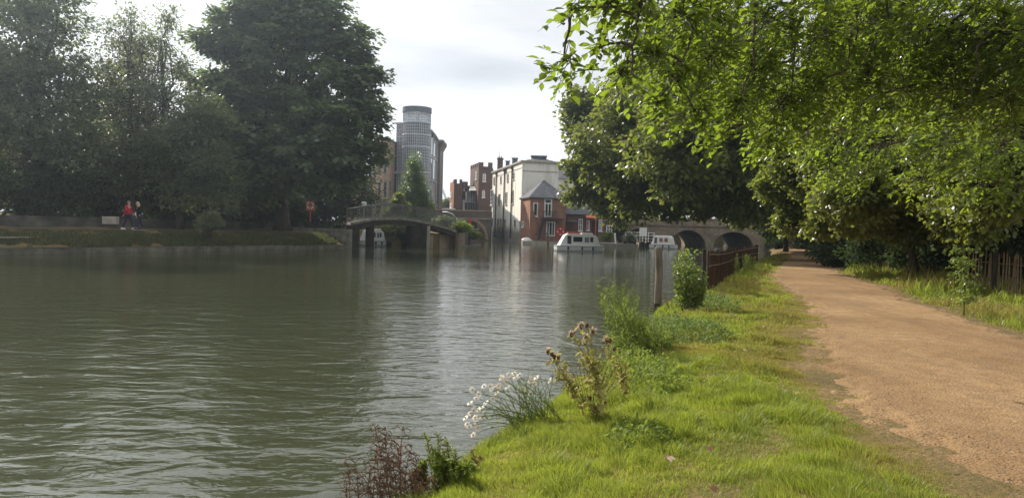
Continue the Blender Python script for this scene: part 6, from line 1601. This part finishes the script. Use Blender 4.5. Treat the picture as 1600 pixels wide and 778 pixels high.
# ------------------------------------------------------------------ people
def skin_mesh(name, verts, edges, radii, mat, parent, root=0, sub=2):
    me = bpy.data.meshes.new(name); b = base_of(parent); me.from_pydata([tuple(Vector(v) - b) for v in verts], edges, []); me.materials.append(mat)
    o_ = bpy.data.objects.new(name, me); C.objects.link(o_); o_.parent = parent
    md = o_.modifiers.new('skin', 'SKIN'); md.use_smooth_shade = True
    for i, s_ in enumerate(me.skin_vertices[0].data):
        r_ = radii[i]; s_.radius = r_ if hasattr(r_, '__len__') else (r_, r_); s_.use_root = (i == root)
    md2 = o_.modifiers.new('sub', 'SUBSURF'); md2.levels = sub; md2.render_levels = sub; return o_
def person(label, foot, face, stride, h, top, trousers, hair, shoes, arm_pose, lean=0, item=False):
    t = thing('person', label, 'person', foot); k = h / 1.75; fx = Vector(face).normalized(); sx_ = Vector((-fx.y, fx.x, 0)) * -1
    def J(f, s_, z): return Vector(foot) + fx * (f * k) + sx_ * (s_ * k) + Vector((0, 0, z * k))
    pel = J(0, 0, .95); ch = J(.03 + lean, 0, 1.28); nk = J(.04 + lean * 1.3, 0, 1.47); hd = J(.07 + lean * 1.8, 0, 1.62); tp = J(.06 + lean * 1.8, 0, 1.72)
    A = stride / 2
    jt = [pel, J(.01 + lean * .4, 0, 1.1), ch, nk, hd, tp]; ra = [(.15, .11), (.135, .10), (.17, .11), (.055, .055), (.085, .1), (.05, .06)]; ed = [(0, 1), (1, 2), (2, 3), (3, 4), (4, 5)]
    legs = {}
    for s_, a in ((-1, A), (1, -A)):
        i0 = len(jt); jt += [J(.0, .09 * s_, .9), J(a * .5 + .04, .10 * s_, .50), J(a - (.05 if a < 0 else 0), .10 * s_, .09), J(a + .16, .11 * s_, .04)]; ra += [.085, .058, .04, .035]; ed += [(0, i0), (i0, i0 + 1), (i0 + 1, i0 + 2), (i0 + 2, i0 + 3)]; legs[s_] = jt[i0:i0 + 4]
    arms = {}
    for s_ in (-1, 1):
        e, hnd = arm_pose[s_]; i0 = len(jt); jt += [J(.03 + lean, .19 * s_, 1.40), J(e[0] + lean, (.24) * s_, e[1]), J(hnd[0] + lean, hnd[2] * s_, hnd[1])]; ra += [.05, .04, .027]; ed += [(2, i0), (i0, i0 + 1), (i0 + 1, i0 + 2)]; arms[s_] = jt[i0:i0 + 3]
        w_ = jt[i0 + 2]; dn = (w_ - jt[i0 + 1]).normalized(); ip = len(jt); jt.append(w_ + dn * .07 * k); ra.append((.035, .016)); ed.append((i0 + 2, ip))
        for q, (off, L_) in enumerate(((-.027, .07), (-.009, .08), (.009, .075), (.026, .06))):
            j0 = len(jt); jt += [w_ + dn * .10 + fx * off, w_ + dn * (.10 + L_ * .5) + fx * (off + .004), w_ + dn * (.10 + L_) + fx * (off + .012)]; ra += [.010, .009, .007]; ed += [(ip, j0), (j0, j0 + 1), (j0 + 1, j0 + 2)]
        j0 = len(jt); jt += [w_ + dn * .04 + fx * .04, w_ + dn * .085 + fx * .055]; ra += [.011, .008]; ed += [(i0 + 2, j0), (j0, j0 + 1)]
    body = skin_mesh('body', jt, ed, ra, M['skin'], t, sub=1)
    # face
    part('nose', M['skin'], t, lambda m: m.ball(hd + fx * .105 * k + Vector((0, 0, -.01)), .014, 6, 5, (1, 1, 1.6)))
    for s_ in (-1, 1):
        part('eye', M['cloth_black'], t, lambda m: m.ball(hd + fx * .09 * k + sx_ * .032 * s_ + Vector((0, 0, .02)), .011, 6, 5))
        part('ear', M['skin'], t, lambda m: m.ball(hd + sx_ * .083 * s_ * k, .025, 6, 5, (.6, .6, 1.2)))
    # clothes
    tj = [J(.0, 0, .90), jt[1], ch, J(.035 + lean * 1.2, 0, 1.43)]; tr_ = [(.175, .135), (.16, .125), (.195, .135), (.075, .075)]; te = [(0, 1), (1, 2), (2, 3)]
    for s_ in (-1, 1):
        i0 = len(tj); tj += [a_.copy() for a_ in arms[s_]]; tr_ += [.066, .056, .042]; te += [(2, i0), (i0, i0 + 1), (i0 + 1, i0 + 2)]
    skin_mesh('jacket', tj, te, tr_, M[top], t, root=1, sub=2)
    lj = [J(0, 0, .98), J(0, 0, .90)]; lr = [(.165, .125), (.165, .13)]; le = [(0, 1)]
    for s_ in (-1, 1):
        i0 = len(lj); lj += [legs[s_][0].copy(), legs[s_][1].copy(), legs[s_][2] + Vector((0, 0, .03))]; lr += [.10, .075, .06]; le += [(1, i0), (i0, i0 + 1), (i0 + 1, i0 + 2)]
    skin_mesh('trousers', lj, le, lr, M[trousers], t, root=1, sub=2)
    for s_ in (-1, 1):
        a_, b_ = legs[s_][2], legs[s_][3]
        sh = part('shoe', M[shoes[0]], t, lambda m: m.tube([a_ - fx * .07 + Vector((0, 0, -.03)), a_ + Vector((0, 0, -.03)), b_, b_ + fx * .06 - Vector((0, 0, .005))], [.045, .058, .045, .025], 8), smooth=True)
        part('sole', M[shoes[1]], sh, lambda m: m.bar(Vector((a_.x, a_.y, foot[2] + .012)) - fx * .09, Vector((b_.x, b_.y, foot[2] + .012)) + fx * .07, .085, .024))
    def fn(m):
        m.ball(hd - fx * .02 + Vector((0, 0, .025)), .112 * k, 12, 8, (1, 1, 1.05)); 
        if hair == 'hair_blond': m.ball(hd - fx * .07 - Vector((0, 0, .1)), .085, 10, 7, (1, 1, 1.6))
    hobj = part('hair', M[hair], t, fn, smooth=True)
    bm = bmesh.new(); bm.from_mesh(hobj.data); hl_ = hd - base_of(t)
    kill = [v for v in bm.verts if (v.co - hl_).dot(fx) > .035 and v.co.z < hl_.z + .06]; bmesh.ops.delete(bm, geom=kill, context='VERTS'); bm.to_mesh(hobj.data); bm.free()
    if item:
        q = arms[-1][2]; bt = MB(); bt.tube([q + Vector((0, 0, -.12)), q + Vector((0, 0, .05)), q + Vector((0, 0, .08))], [.035, .035, .015], 10); o2 = bt.build('bottle', M['white'], base=q); tag(o2, 'small white bottle in the hand of the walker in black', 'bottle')
    return t
pf = at(200, 357.5, 45.2); pf2 = at(218, 358.5, 44.9)
fa_ = Vector((-lu.x * .4 + .8, -lu.y * .2, 0)).normalized(); 
person('grey haired walker in a red jacket, dark jeans and white shoes', (pf.x, pf.y, 1.155), (.93, -.35, 0), .62, 1.72, 'cloth_red', 'denim', 'hair_grey', ('white', 'white'), {-1: ((-.05, 1.13), (.12, .95, .24)), 1: ((.03, 1.12), (-.08, .9, .26))})
person('fair haired walker in black beside the one in red, looking down', (pf2.x, pf2.y, 1.155), (-.75, -.66, 0), .42, 1.66, 'cloth_black', 'denim', 'hair_blond', ('cloth_black', 'white'), {-1: ((.02, 1.12), (.24, 1.02, .16)), 1: ((-.02, 1.12), (.05, .88, .25))}, lean=.04, item=True)

for o in scn.objects:
    if '_b' in o: del o['_b']
print('objects', len(scn.objects), 'polys', sum(len(m_.polygons) for m_ in bpy.data.meshes))
